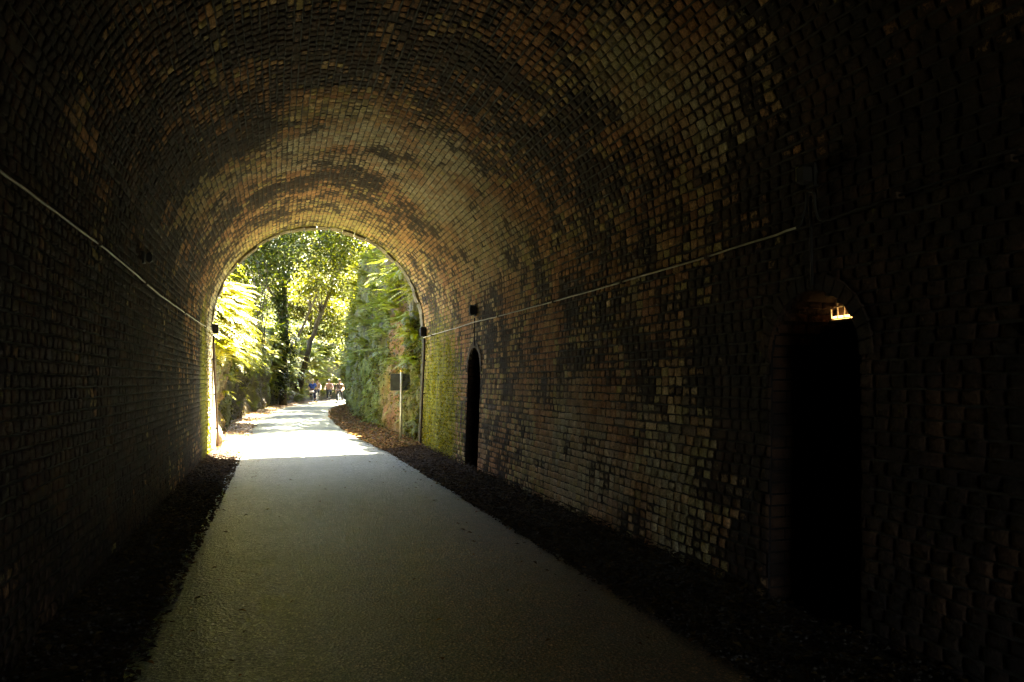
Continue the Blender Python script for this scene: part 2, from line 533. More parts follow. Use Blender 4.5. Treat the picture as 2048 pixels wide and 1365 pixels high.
RUST = [(s_of(84), 7.3, 0.55, 0.5, 0.8), (s_of(92), 9.3, 0.8, 0.35, 0.6), (s_of(50), 8.6, 1.0, 1.5, 0.5), (s_of(150), 9.0, 1.0, 1.5, 0.4),
        (LT - 1.3, 14.2, 1.6, 1.3, 0.5), (0.5, 6.6, 0.6, 1.6, 0.5), (s_of(16), 5.4, 0.5, 0.8, 0.6)]
ALGA = [(s_of(90), 17.2, 3.6, 2.0, 0.9), (s_of(37), 5.9, 0.5, 0.6, 0.55), (s_of(150), 10.9, 0.7, 1.0, 0.6), (1.0, 9.5, 1.2, 2.5, 0.4),
        (0.9, 5.9, 1.0, 0.7, 0.6), (s_of(20), 12.5, 1.5, 2.5, 0.45), (s_of(105), 10.0, 0.9, 0.6, 0.4)]
MOSS = [(s_of(90), 17.95, 6.0, 0.45, 0.55), (1.3, 16.1, 2.0, 2.2, 1.3), (LT - 1.4, 16.2, 2.4, 0.85, 1.1)]
def stain(lst, s, y):
    w = np.zeros_like(s)
    for a, b, ra, rb, k in lst:
        d = ((s - a) / ra) ** 2 + ((y - b) / rb) ** 2
        w = np.maximum(w, k * np.exp(-d * 0.9))
    return w

def brick_colours(s, y, rng):
    n = len(s)
    g1 = fbm(s * 0.9, y * 0.9, 0, 4, 3)
    g2 = fbm(s * 2.3, y * 2.3, 5, 4, 9)
    g3 = fbm(s * 5.0, y * 5.0, 2, 3, 14)
    g4 = fbm(s * 8.0, y * 2.2, 6, 3, 44)
    soot_and_shade = 0.41 + 0.52 * stain(SOOT_AND_SHADE, s, y) + (g1 - 0.5) * 1.2 + (g2 - 0.5) * 1.4 + (g3 - 0.5) * 1.5 + (g4 - 0.5) * 0.7 - 1.15 * stain(LIME_AND_SUN, s, y) - 0.25 * stain(ALGA, s, y) + (rng.random(n) - 0.5) * 0.5
    lime = np.clip(stain(LIME_AND_SUN, s, y) * 1.5 + (g2 - 0.5) * 1.3 - 0.12, 0, 1)  # lime, and the painted sunlight of the left jamb
    rust = np.clip(stain(RUST, s, y) + (g1 - 0.5) * 0.6, 0, 1)
    alga = np.clip(stain(ALGA, s, y) + (g2 - 0.5) * 0.6, 0, 1)
    moss = np.clip(stain(MOSS, s, y) * 1.15 - 0.1, 0, 1)
    r = np.clip(0.45 * rng.random(n) + 0.55 * sstep(0.3, 0.7, fbm(s * 1.6, y * 1.6, 11, 4, 61)), 0, 0.9999); r2 = rng.random((n, 1))
    pal = np.array([(0.25, 0.135, 0.07), (0.21, 0.11, 0.06), (0.28, 0.175, 0.09), (0.24, 0.20, 0.09), (0.08, 0.05, 0.038), (0.36, 0.28, 0.16)])
    c = pal[np.searchsorted(np.cumsum([0.30, 0.22, 0.16, 0.12, 0.12]), r)]
    c = c * np.array([2.2, 1.95, 1.75]) * (0.68 + 0.64 * r2)
    mixw = lambda c, t, w: c * (1 - w[:, None]) + np.array(t) * w[:, None]
    c = mixw(c, (0.22, 0.095, 0.04), rust * 0.6 * (0.5 + 0.5 * rng.random(n)))
    c = mixw(c, (0.80, 0.70, 0.52), np.clip(lime * (0.35 + 0.9 * rng.random(n)), 0, 1))
    c = mixw(c, (0.46, 0.39, 0.15), np.clip(alga * (0.3 + 0.8 * rng.random(n)), 0, 1))
    return c, moss, soot_and_shade

# ------------------------------------------------------------------ the tunnel
tunnel = empty('brick_tunnel', (TC, Y_END, 0))
tag(tunnel, 'long dark brick railway tunnel with a horseshoe arch open to the green cutting', 'tunnel')
T_OFF = np.array(tunnel.location)

ys = set(np.round(np.arange(Y_BACK, Y_END, 0.5), 3)) | {Y_END}
for a, b in NICHES:
    ys |= set(np.round(np.linspace(a, b, 46), 4))
ys = np.array(sorted(ys))
ss = np.concatenate([np.arange(0, 1.8, 0.2), np.arange(1.8, 2.4, 0.02), np.linspace(2.4, LT, 110)])
gs, gy = np.meshgrid(ss, ys, indexing='ij')
wob = (fbm(gs * 0.8, gy * 0.8, 2, 3, 31) - 0.5) * 0.03
P = tpoint(gs, gy, -0.004 - np.abs(wob) * 0)
ni, nj = gs.shape
ii, jj = np.meshgrid(np.arange(ni - 1), np.arange(nj - 1), indexing='ij')
cs, cyy = (ss[ii] + ss[ii + 1]) / 2, (ys[jj] + ys[jj + 1]) / 2
keep = np.ones(ii.shape, bool)
for a, b in NICHES:
    keep &= ~((cs < LW) & (cs - S0 < niche_z(cyy, a, b)))
q = np.stack([ii * nj + jj, ii * nj + jj + 1, (ii + 1) * nj + jj + 1, (ii + 1) * nj + jj], -1)[keep]
lin_moss = np.clip(stain(MOSS, gs.ravel(), gy.ravel()), 0, 1)
mesh_obj('lining', P.reshape(-1, 3) - T_OFF, q, M['mortar'], tunnel, {'moss': lin_moss}, smooth=True)

# every brick of the lining from just in front of the camera to the mouth
rows = []
COURSE = LT / 164
for i in range(164):
    s0, s1 = i * COURSE, (i + 1) * COURSE
    header = vnoise(i * 0.9, 3.3, 0.2, 5) > 0.27
    y = 1.5 + RNG.random() * 0.2
    zc = (s0 + s1) / 2 - S0
    while y < Y_END - 0.01:
        L = (0.108 if (header or RNG.random() < 0.12) else 0.218) * (0.94 + 0.12 * RNG.random())
        e = min(y + L, Y_END)
        segs = [(y, e)]
        if s1 < LW:
            for a, b in NICHES:
                sp = niche_span(zc, a, b)
                if sp is None: continue
                out = []
                for p, r_ in segs:
                    if r_ <= sp[0] or p >= sp[1]: out.append((p, r_)); continue
                    if p < sp[0]: out.append((p, sp[0]))
                    if r_ > sp[1]: out.append((sp[1], r_))
                segs = out
        for p, r_ in segs:
            if r_ - p > 0.025: rows.append((s0, s1, p, r_))
        y = e + 0.015
rows = np.array(rows)
nb = len(rows)
bs, by = rows[:, :2].mean(1), rows[:, 2:].mean(1)
bcol, bmoss, bsoot_and_shade = brick_colours(bs, by, RNG)
jt = 0.0062
s0 = rows[:, 0] + jt + RNG.normal(0, 0.0015, nb); s1 = rows[:, 1] - jt + RNG.normal(0, 0.0015, nb)
y0 = rows[:, 2]; y1 = rows[:, 3]
prd = 0.010 + RNG.normal(0, 0.0025, nb) + (fbm(bs * 1.2, by * 1.2, 4, 3, 8) - 0.5) * 0.012
prd = np.clip(prd, 0.004, 0.03)
rot = RNG.normal(0, 0.02, nb)
corner = [(0, 0), (1, 0), (1, 1), (0, 1)]
BV = np.zeros((nb, 16, 3))
tilt = RNG.normal(0, 0.0013, (nb, 2))
for lv in range(4):
    ins = (0.0, 0.0015, 0.006, 0.022)[lv]
    for k, (cs_, cy_) in enumerate(corner):
        jit = RNG.normal(0, (0.0032, 0.0036, 0.0052, 0.007)[lv], (nb, 2))
        s_ = np.where(cs_ == 0, s0 + ins, s1 - ins) + jit[:, 0]
        y_ = np.where(cy_ == 0, y0 + ins, y1 - ins) + jit[:, 1]
        s_ = s_ + (y_ - by) * rot * 0.6
        n_ = (-0.006, prd - 0.008, prd - 0.0015, prd + 0.001)[lv] + (0 if lv == 0 else (cs_ - 0.5) * tilt[:, 0] * 2 + (cy_ - 0.5) * tilt[:, 1] * 2)
        BV[:, lv * 4 + k] = tpoint(s_, y_, n_)
bf = [(12, 13, 14, 15)]
for l in range(3):
    bf += [(l * 4 + i, l * 4 + (i + 1) % 4, l * 4 + 4 + (i + 1) % 4, l * 4 + 4 + i) for i in range(4)]
bf = np.array(bf)[:, ::-1]
# the 300 that show largest where the photograph lets one tell them apart are single bricks
pxs, pys = project(BV[:, 8:12].reshape(-1, 3))
pxs, pys = pxs.reshape(nb, 4), pys.reshape(nb, 4)
area = 0.5 * np.abs((pxs[:, 2] - pxs[:, 0]) * (pys[:, 3] - pys[:, 1]) - (pxs[:, 3] - pxs[:, 1]) * (pys[:, 2] - pys[:, 0]))
inside = (pxs.min(1) > 0) & (pxs.max(1) < 2048) & (pys.min(1) > 0) & (pys.max(1) < 1365)
score = np.where(inside & (bsoot_and_shade < 0.62), area, 0)
pick = np.argsort(-score)[:300]
single = np.zeros(nb, bool); single[pick] = True
rest = ~single
EDGE = np.repeat([0.7, 0.55, 0.25, 0.0], 4)[None]           # grime gathers towards the joints
nr = int(rest.sum())
faces = (bf[None] + (np.arange(nr) * 16)[:, None, None]).reshape(-1, 4)
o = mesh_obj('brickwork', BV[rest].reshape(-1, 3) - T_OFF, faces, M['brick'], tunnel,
             {'Col': np.repeat(bcol[rest], 16, 0), 'moss': np.repeat(bmoss[rest], 16), 'soot_and_shade': (bsoot_and_shade[rest][:, None] + EDGE).ravel()})
tag(o, kind='stuff')
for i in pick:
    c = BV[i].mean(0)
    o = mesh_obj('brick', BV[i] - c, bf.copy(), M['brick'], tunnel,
                 {'Col': np.repeat(bcol[i:i + 1], 16, 0), 'moss': np.full(16, bmoss[i]), 'soot_and_shade': bsoot_and_shade[i] + EDGE[0]})
    o.location = c - T_OFF

# refuges: recess with jambs, vaulted head and back wall
for a, b in NICHES:
    yy = np.linspace(a, b, 25)
    out = [(a, -0.25)] + [(y, float(niche_z(np.array(min(max(y, a + 1e-5), b - 1e-5)), a, b))) for y in yy] + [(b, -0.25)]
    vs = []
    for d in (0.0, 0.5):
        for y, z in out:
            x = TC + float(wall_half(np.array(z))) + 0.004 if d == 0 else TC + TR + 0.42
            vs.append((x, y, z))
    n = len(out)
    fs = [(i, i + 1, n + i + 1, n + i) for i in range(n - 1)] + [tuple(range(n, 2 * n))]
    cyn = (a + b) / 2
    v_ = len(vs)
    for y, z in out:
        k = 1.45
        vs.append((TC + float(wall_half(np.array(z))) + 0.016, cyn + (y - cyn) * k, z if z < 0.5 else z * 1.0 + 0.22))
    fs += [(i + 1, i, v_ + i, v_ + i + 1) for i in range(n - 1)]
    v_ = len(vs)
    vs += [(TC + TR - 0.2, a - 0.02, 0.03), (TC + TR + 0.45, a - 0.02, 0.05), (TC + TR + 0.45, b + 0.02, 0.05), (TC + TR - 0.2, b + 0.02, 0.03)]
    fs.append((v_, v_ + 1, v_ + 2, v_ + 3))
    o = mesh_obj('refuge_niche', np.array(vs) - T_OFF, fs, M['soot_and_shade'], tunnel)

for a, b in NICHES:
    V, Cc = [], []
    xb = TC + TR + 0.418
    z = 0.06
    k = 0
    while z < N_TOP - 0.05:
        sp = niche_span(z + 0.04, a, b)
        y = sp[0] - (0.06 if k % 2 else 0)
        while y < sp[1] - 0.02:
            L = 0.218
            u0, u1 = max(y, sp[0] + 0.004), min(y + L, sp[1] - 0.004)
            if u1 - u0 > 0.03:
                pr = 0.012 + random.uniform(-0.004, 0.004)
                q = [(xb, u0, z), (xb, u1, z), (xb, u1, z + 0.068), (xb, u0, z + 0.068)]
                V += q + [(x - pr, yy + (0.006 if yy == u0 else -0.006), zz + (0.006 if zz == z else -0.006)) for x, yy, zz in q]
                cc = random.uniform(0.5, 1.3)
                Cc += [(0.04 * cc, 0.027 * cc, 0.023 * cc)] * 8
            y += L + 0.012
        # the far jamb shows its side
        xj = TC + float(wall_half(np.array(z))) + 0.02
        while xj < xb - 0.05:
            L = 0.11 if k % 2 else 0.2
            x1 = min(xj + L, xb - 0.005)
            yj = sp[1] - 0.002
            q = [(xj, yj, z), (x1, yj, z), (x1, yj, z + 0.068), (xj, yj, z + 0.068)]
            V += q + [(x + (0.006 if x == xj else -0.006), yj - 0.012, zz + (0.006 if zz == z else -0.006)) for x, yy, zz in q]
            cc = random.uniform(0.5, 1.3)
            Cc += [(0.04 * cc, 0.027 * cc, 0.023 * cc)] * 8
            xj = x1 + 0.012
        z += 0.082; k += 1
    nq = len(V) // 8
    f1 = np.array([(4, 5, 6, 7), (0, 1, 5, 4), (1, 2, 6, 5), (2, 3, 7, 6), (3, 0, 4, 7)])
    o = mesh_obj('niche_brickwork', np.array(V) - T_OFF, (f1[None] + (np.arange(nq) * 8)[:, None, None]).reshape(-1, 4), M['brick'], tunnel, {'Col': np.array(Cc), 'moss': np.zeros(len(V)), 'soot_and_shade': np.full(len(V), 1.2)})  # shade of the recess painted in along with the soot
    tag(o, kind='stuff')
    cyn, rr = (a + b) / 2, (b - a) / 2
    na = 17
    for k in range(na):
        vs = []
        for xo in (-0.022, 0.05):
            for ff, ro in ((k + 0.06, 0.0), (k + 0.94, 0.0), (k + 0.94, 0.105), (k + 0.06, 0.105)):
                t = math.pi * ff / na
                yy, zz = cyn + (rr + ro) * math.cos(t), N_SPR + (N_TOP - N_SPR + ro) * math.sin(t)
                vs.append((TC + float(wall_half(np.array(zz))) + xo + random.uniform(-0.003, 0.003), yy, zz))
        c = np.mean(vs, 0)
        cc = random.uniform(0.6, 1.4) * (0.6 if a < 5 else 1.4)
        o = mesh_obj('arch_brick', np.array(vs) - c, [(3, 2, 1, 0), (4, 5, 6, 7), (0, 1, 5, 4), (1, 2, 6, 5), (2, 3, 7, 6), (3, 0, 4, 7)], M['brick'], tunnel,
                     {'Col': np.tile((0.10 * cc, 0.065 * cc, 0.04 * cc), (8, 1)), 'moss': np.zeros(8), 'soot_and_shade': np.full(8, 1.3 if a < 5 else 0.5)})  # arch of the near niche painted darker, as if in shade
        o.location = c - T_OFF

# mouth: a ring of worn stones and the outer face of the portal
ring_n = 47
for k in range(ring_n):
    a0, a1 = LT * k / ring_n, LT * (k + 1) / ring_n
    g = 0.004 + 0.014 * random.random()
    vs = []
    mid_ = (a0 + a1) / 2
    drop_ = random.random() < 0.12
    low = mid_ < LW or mid_ > LW + LA
    inn = 0.010 if low else 0.018 + 0.05 * random.random() ** 1.5
    d0, d1 = 17.955 + 0.02 * random.random(), 18.30 + 0.05 * random.random()
    for yv in (d0, d1):
        for sv, nv in ((a0 + g, inn), ((a0 + a1) / 2, inn + random.uniform(-0.012, 0.012)), (a1 - g, inn), (a1 - g, -0.33), (a0 + g, -0.33)):
            vs.append(tpoint(np.array([sv]), yv + random.uniform(-0.008, 0.008), nv)[0])
    fs = [(4, 3, 2, 1, 0), (5, 6, 7, 8, 9)] + [(i, (i + 1) % 5, 5 + (i + 1) % 5, 5 + i) for i in range(5)]
    c = np.mean(vs, 0)
    o = mesh_obj('ring_stone', np.array(vs) - c, fs, M['mossy_stone'] if low else M['stone'], tunnel)
    o.location = c - T_OFF
prof_w = [(18.31, -0.2), (19.12, -0.2), (19.02, 0.6), (18.78, 1.4), (18.5, 2.2), (18.33, 2.9), (18.31, 2.9)]
vs = [(TC - 2.345 - 0.04 * max(z, 0) / 2.8 + random.uniform(-0.012, 0.012), y, z) for y, z in prof_w] + [(TC - 2.9, y, z) for y, z in prof_w]
n = len(prof_w)
mesh_obj('wing_wall', np.array(vs) - T_OFF, [tuple(range(n - 1, -1, -1)), tuple(range(n, 2 * n))] + [(i, (i + 1) % n, n + (i + 1) % n, n + i) for i in range(n)], M['pale_stone'], tunnel)
ang = np.linspace(0, LT, 90)
vs, fs = [], []
for yv in (18.02, 18.28):
    inner = tpoint(ang, yv, -0.345)
    outer = inner.copy()
    for i in range(len(ang)):
        t = i / (len(ang) - 1)
        if t < 0.33: outer[i] = (9.0, yv, inner[i][2] if t < 0.2 else inner[i][2] + (9.5 - inner[i][2]) * (t - 0.2) / 0.13)
        elif t > 0.67: outer[i] = (-7.0, yv, inner[i][2] if t > 0.8 else inner[i][2] + (9.5 - inner[i][2]) * (0.8 - t) / 0.13)
        else: outer[i] = (9 - 16 * (t - 0.33) / 0.34, yv, 9.5)
    vs += [inner, outer]
vs = np.concatenate(vs)
n = len(ang)
for i in range(n - 1):
    fs += [(i, i + 1, n + i + 1, n + i), (2 * n + i, 3 * n + i, 3 * n + i + 1, 2 * n + i + 1), (n + i, n + i + 1, 3 * n + i + 1, 3 * n + i)]
mesh_obj('portal_wall', vs - T_OFF, fs, M['stone'], tunnel)

# ------------------------------------------------------------------ ground, path, verges
def path_l(y): return np.interp(y, [-40, 21, 27, 33, 41, 48, 56, 64, 75], [-0.83, -0.75, -0.75, -0.6, -0.12, 0.6, 2.0, 4.4, 9.0])
def path_r(y): return np.interp(y, [-40, 17, 21, 27, 34, 43, 50, 57, 64, 75], [2.56, 2.5, 2.26, 2.2, 2.36, 2.95, 4.0, 5.5, 7.9, 13.0])
def cliff_r(y): return np.interp(y, [18, 28, 34, 47, 52, 58, 66, 78], [3.4, 3.4, 3.45, 4.2, 4.9, 6.4, 9.6, 16.0])
def cliff_l(y): return np.interp(y, [18, 19.1, 20.2, 26, 33, 38, 51, 58, 66, 78], [-2.0, -1.9, -1.5, -1.5, -1.46, -1.2, -0.2, 1.5, 4.0, 10.0])

ground = mesh_obj('ground', [(-900, -900, -0.12), (900, -900, -0.12), (900, 900, -0.12), (-900, 900, -0.12)], [(0, 1, 2, 3)], M['hill'])
tag(ground, kind='structure')

def strip(name, ya, yb, left, right, ny, nx, mat, zfun, kind='structure'):
    yv = np.linspace(ya, yb, ny)
    t = np.linspace(0, 1, nx)
    Y, T = np.meshgrid(yv, t, indexing='ij')
    X = left(Y) + (right(Y) - left(Y)) * T
    Z = zfun(X, Y, T)
    V = np.stack([X, Y, Z], -1).reshape(-1, 3)
    i, j = np.meshgrid(np.arange(ny - 1), np.arange(nx - 1), indexing='ij')
    F = np.stack([i * nx + j, i * nx + j + 1, (i + 1) * nx + j + 1, (i + 1) * nx + j], -1).reshape(-1, 4)
    o = mesh_obj(name, V, F, mat, smooth=True)
    return tag(o, kind=kind)

edge_n = lambda y, sd: (fbm(y * 1.7, 0.5, 0, 4, sd) - 0.5) * 0.14 + (fbm(y * 9.0, 0.5, 0, 3, sd + 2) - 0.5) * 0.07
path = strip('path', Y_BACK - 12, 76, lambda y: path_l(y) + edge_n(y, 3), lambda y: path_r(y) + edge_n(y, 5), 700, 9, M['asphalt'],
      lambda X, Y, T: 0.012 + 0.03 * (1 - (2 * T - 1) ** 2) * 0.5 - 0.02 * (np.abs(2 * T - 1) > 0.99))
pv = np.empty(len(path.data.vertices) * 3, np.float32)
path.data.vertices.foreach_get('co', pv)
pv = pv.reshape(-1, 3)
dust = sstep(13, 5, pv[:, 1]) * sstep(-0.5, 1.3, pv[:, 0] + 0.9 * (fbm(pv[:, 0], pv[:, 1], 0, 4, 41) - 0.5))
at_ = path.data.attributes.new('dust', 'FLOAT', 'POINT')
at_.data.foreach_set('value', dust.astype(np.float32))
def verge_z(sd, up):
    return lambda X, Y, T: -0.01 + (fbm(X * 3, Y * 3, 0, 4, sd) - 0.5) * 0.07 + up(T, Y)
out_l = lambda y: np.where(y < 18.2, TC - 2.36, cliff_l(y) - 0.5)
out_r = lambda y: np.where(y < 18.2, TC + 2.36, cliff_r(y) + 0.5)
strip('verge', 17.6, 76, out_l, lambda y: path_l(y) + 0.06, 700, 8, M['sunlit_dirt'], verge_z(4, lambda T, Y: 0.093 * (1 - T) ** 1.5 - 0.028 * (T > 0.95)))
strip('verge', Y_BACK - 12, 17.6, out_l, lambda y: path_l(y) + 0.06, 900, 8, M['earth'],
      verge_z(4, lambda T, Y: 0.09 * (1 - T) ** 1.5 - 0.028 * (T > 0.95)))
strip('verge', Y_BACK - 12, 76, lambda y: path_r(y) - 0.06, out_r, 900, 10, M['earth'],
      verge_z(6, lambda T, Y: 0.07 * T ** 1.5 - 0.028 * (T < 0.05)))

def litter(name, n, ya, yb, side, mat, pal, smin, smax, power=1.0):
    """fallen leaves lying on a verge"""
    y = ya + (yb - ya) * RNG.random(n) ** power
    if side < 0: a, b = out_l(y) + 0.05 + 0.45 * (y > 18.2), path_l(y) + 0.12
    else: a, b = path_r(y) - 0.12, out_r(y) - 0.05 - 0.45 * (y > 18.2)
    t = RNG.random(n)
    x = a + (b - a) * t
    tt = (1 - t) if side < 0 else t
    z = 0.035 + 0.08 * np.clip(tt, 0, 1) ** 1.5 + 0.035 * (fbm(x * 3, y * 3, 0, 4, 4 if side < 0 else 6) - 0.3) + RNG.random(n) * 0.012
    C = np.stack([x, y, z], -1)
    leaves(name, C, RNG.uniform(smin, smax, n), pal, mat, flat=0.75, kind='stuff')

def leaf_arrays(C, size, pal, flat=0.0, aspect=0.5, up=None, rng=RNG, var=0.35):
    n = len(C)
    nrm = rng.normal(0, 1, (n, 3))
    nrm[:, 2] = np.abs(nrm[:, 2])
    nrm /= np.linalg.norm(nrm, axis=1)[:, None]
    nrm = nrm * (1 - flat) + np.array([0, 0, 1.0]) * flat
    nrm /= np.linalg.norm(nrm, axis=1)[:, None]
    a = rng.normal(0, 1, (n, 3))
    a -= nrm * (a * nrm).sum(1)[:, None]
    a /= np.linalg.norm(a, axis=1)[:, None]
    b = np.cross(nrm, a)
    sz = np.asarray(size)[:, None]
    fold = nrm * sz * 0.12
    V = np.stack([C - a * sz * 0.5, C + b * sz * aspect * 0.5 + fold, C + a * sz * 0.5 - fold * 0.6, C - b * sz * aspect * 0.5 + fold], 1)
    pal = np.asarray(pal, float)
    col = 0.52 * pal[rng.integers(0, len(pal), n)] * (1 - var + 2 * var * rng.random((n, 1)))
    return V.reshape(-1, 3), np.repeat(col, 4, 0)

def leaves(name, C, size, pal, mat, flat=0.0, parent=None, kind=None, aspect=0.5, off=None):
    V, col = leaf_arrays(C, size, pal, flat, aspect)
    if off is not None: V = V - np.array(off)
    F = np.arange(len(V)).reshape(-1, 4)
    o = mesh_obj(name, V, F, mat, parent, {'Col': col})
    if kind: o['kind'] = kind
    return o

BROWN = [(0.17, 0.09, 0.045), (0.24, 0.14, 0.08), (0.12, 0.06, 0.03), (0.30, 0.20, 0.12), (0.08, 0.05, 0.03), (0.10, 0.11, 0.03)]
litter('leaf_litter', 9000, 17.5, 62, 1, M['dead_leaf'], BROWN, 0.05, 0.12, 1.6)
litter('leaf_litter', 2600, 17.4, 60, -1, M['dead_leaf'], BROWN + [(0.34, 0.25, 0.16)] * 3, 0.04, 0.10, 1.2)  # extra pale leaves coloured as if in the sun
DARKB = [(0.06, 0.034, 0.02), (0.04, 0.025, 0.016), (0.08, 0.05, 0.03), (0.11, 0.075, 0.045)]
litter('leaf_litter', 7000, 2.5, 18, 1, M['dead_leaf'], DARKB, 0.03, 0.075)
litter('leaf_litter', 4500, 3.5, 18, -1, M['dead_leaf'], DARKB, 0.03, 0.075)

# stray leaves and grit blown onto the path
n = 520
y = 4.0 + 34 * RNG.random(n) ** 1.2
side_ = RNG.random(n) < 0.65
e_ = np.abs(RNG.normal(0, 0.28, n)) * np.where(RNG.random(n) < 0.3, 4, 1)
x = np.where(side_, path_r(y) - e_, path_l(y) + e_)
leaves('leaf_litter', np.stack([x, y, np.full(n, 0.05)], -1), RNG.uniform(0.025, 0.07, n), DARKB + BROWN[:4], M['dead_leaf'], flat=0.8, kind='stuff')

def pebbles(n, ya, yb, side):
    y = RNG.uniform(ya, yb, n)
    a, b = (out_l(y) + 0.03, path_l(y) + 0.1) if side < 0 else (path_r(y) - 0.06, out_r(y) - 0.03)
    t = RNG.random(n)
    x = a + (b - a) * t
    tt = (1 - t) if side < 0 else t
    z = 0.005 + 0.08 * tt ** 1.5 + 0.03 * (fbm(x * 3, y * 3, 0, 4, 4 if side < 0 else 6) - 0.4)
    base = np.array([(0, 0, 1), (1, 0, 0), (0, 1, 0), (-1, 0, 0), (0, -1, 0), (0, 0, -1.0)])
    fc = np.array([(0, 1, 2), (0, 2, 3), (0, 3, 4), (0, 4, 1), (5, 2, 1), (5, 3, 2), (5, 4, 3), (5, 1, 4)])
    r = RNG.uniform(0.005, 0.022, (n, 1, 1)) * RNG.uniform(0.6, 1.3, (n, 6, 3))
    th = RNG.uniform(0, 6.28, n); c, s = np.cos(th), np.sin(th)
    B = base[None] * r
    V = np.stack([B[..., 0] * c[:, None] - B[..., 1] * s[:, None], B[..., 0] * s[:, None] + B[..., 1] * c[:, None], B[..., 2] * 0.7], -1)
    V += np.stack([x, y, z], -1)[:, None]
    F = (fc[None] + (np.arange(n) * 6)[:, None, None]).reshape(-1, 3)
    tag(mesh_obj('gravel', V.reshape(-1, 3), F, M['pebble']), kind='stuff')
pebbles(7000, 2.5, 19, 1)
pebbles(4000, 3.5, 19, -1)

# ------------------------------------------------------------------ rock cutting outside
def cliff(name, side, base, ya, yb, height, soil_fn, moss_fn, seed, amp=0.55, ribs=None):
    ny, nz = 620, 110
    yv = ya + (yb - ya) * np.linspace(0, 1, ny) ** 1.7
    tv = np.linspace(0, 1, nz)
    Y, T = np.meshgrid(yv, tv, indexing='ij')
    Hh = height(Y)
    face = np.clip(T / 0.7, 0, 1)
    back = np.clip((T - 0.7) / 0.3, 0, 1)
    Z = -0.15 + (Hh + 0.15) * face + back ** 1.3 * 7.0
    n = fbm(Y * 0.45, Z * 0.28, 0, 5, seed) - 0.5
    n2 = fbm(Y * 1.6, Z * 0.7, 3, 5, seed + 3) - 0.5
    rid = np.abs(fbm(Y * 0.9, Z * 0.25, 7, 4, seed + 9) - 0.5)
    n3 = fbm(Y * 5.5, Z * 2.6, 9, 4, seed + 5) - 0.5
    n4 = np.abs(fbm(Y * 3.2, Z * 0.8, 13, 4, seed + 7) - 0.5)
    push = n3 * 0.34 - n4 * 0.5 + n * 1.6 * amp + n2 * 0.55 * amp - rid * 1.3 * amp + 0.12
    if ribs is not None: push = push + ribs(Y, Z)
    foot = np.clip(Z / 0.6, 0, 1)
    X = base(Y) + side * (0.12 * face * Hh * 0.25 + back * 22.0 + 0.05) - side * push * (0.35 + 0.65 * foot)
    V = np.stack([X, Y, Z], -1).reshape(-1, 3)
    i, j = np.meshgrid(np.arange(ny - 1), np.arange(nz - 1), indexing='ij')
    F = np.stack([i * nz + j, i * nz + j + 1, (i + 1) * nz + j + 1, (i + 1) * nz + j], -1).reshape(-1, 4)
    if side > 0: F = F[:, ::-1]
    y_, z_ = Y.ravel(), Z.ravel()
    o = mesh_obj(name, V, F, M['cliff'], None, {'soil': soil_fn(y_, z_), 'moss': moss_fn(y_, z_)}, smooth=True)
    tag(o, kind='structure')
    return V.reshape(ny, nz, 3), yv, tv
def soil_r(y, z): return np.clip(1.1 * np.exp(-((y - 23.4) / 2.4) ** 2 - ((z - 1.4) / 2.6) ** 2) + 0.35 * np.exp(-((y - 20) / 1.5) ** 2), 0, 1)
def moss_r(y, z): return 0.5 + 0.35 * np.exp(-((y - 27) / 5) ** 2) * (z < 2.5) - 0.4 * np.exp(-((y - 23.4) / 1.8) ** 2)
def soil_l(y, z): return 0.12 + 0.35 * sum(np.exp(-((y - c) / 0.5) ** 2) for c in (24.2, 27.4, 40.6))
def moss_l(y, z): return 0.15 + 0.25 * (z > 1.8) + 0.4 * sum(np.exp(-((y - c) / 0.45) ** 2) for c in (27.4, 40.6, 47.5))
h_r = lambda y: 7.2 + 1.2 * (fbm(y * 0.3, 0, 0, 3, 2) - 0.5) - 1.5 * sstep(40, 60, y)
h_l = lambda y: 4.6 + 1.5 * (fbm(y * 0.3, 0, 0, 3, 12) - 0.5)
def ribs_r(y, z):
    r = 0.22 * np.abs(np.sin(y * 2.3 + 0.5 * np.sin(z * 1.7))) * np.exp(-(z / 2.2) ** 2) * (y > 22.5)
    return r
CR, cry, crt = cliff('rock_cliff', 1, cliff_r, 18.3, 80, h_r, soil_r, moss_r, 21, 0.45, ribs_r)
def ribs_l(y, z):
    r = 0
    for c, w, k in ((24.2, 0.25, 0.2), (27.4, 0.3, 0.38), (34.0, 0.4, 0.25), (40.6, 0.5, 0.55), (47.5, 0.7, 0.5), (53, 0.7, 0.5)):
        r = r + k * np.exp(-((y - c - 0.15 * np.sin(z * 2.1)) / w) ** 2)
    return r * np.clip(1.2 - z / 3.5, 0, 1) - 0.22 * np.exp(-((z - 0.9) / 0.9) ** 2) + 0.12 * np.exp(-((z - 3.0) / 1.2) ** 2)
CL, cly, clt = cliff('rock_cliff', -1, cliff_l, 18.3, 80, h_l, soil_l, moss_l, 51, 0.6, ribs_l)

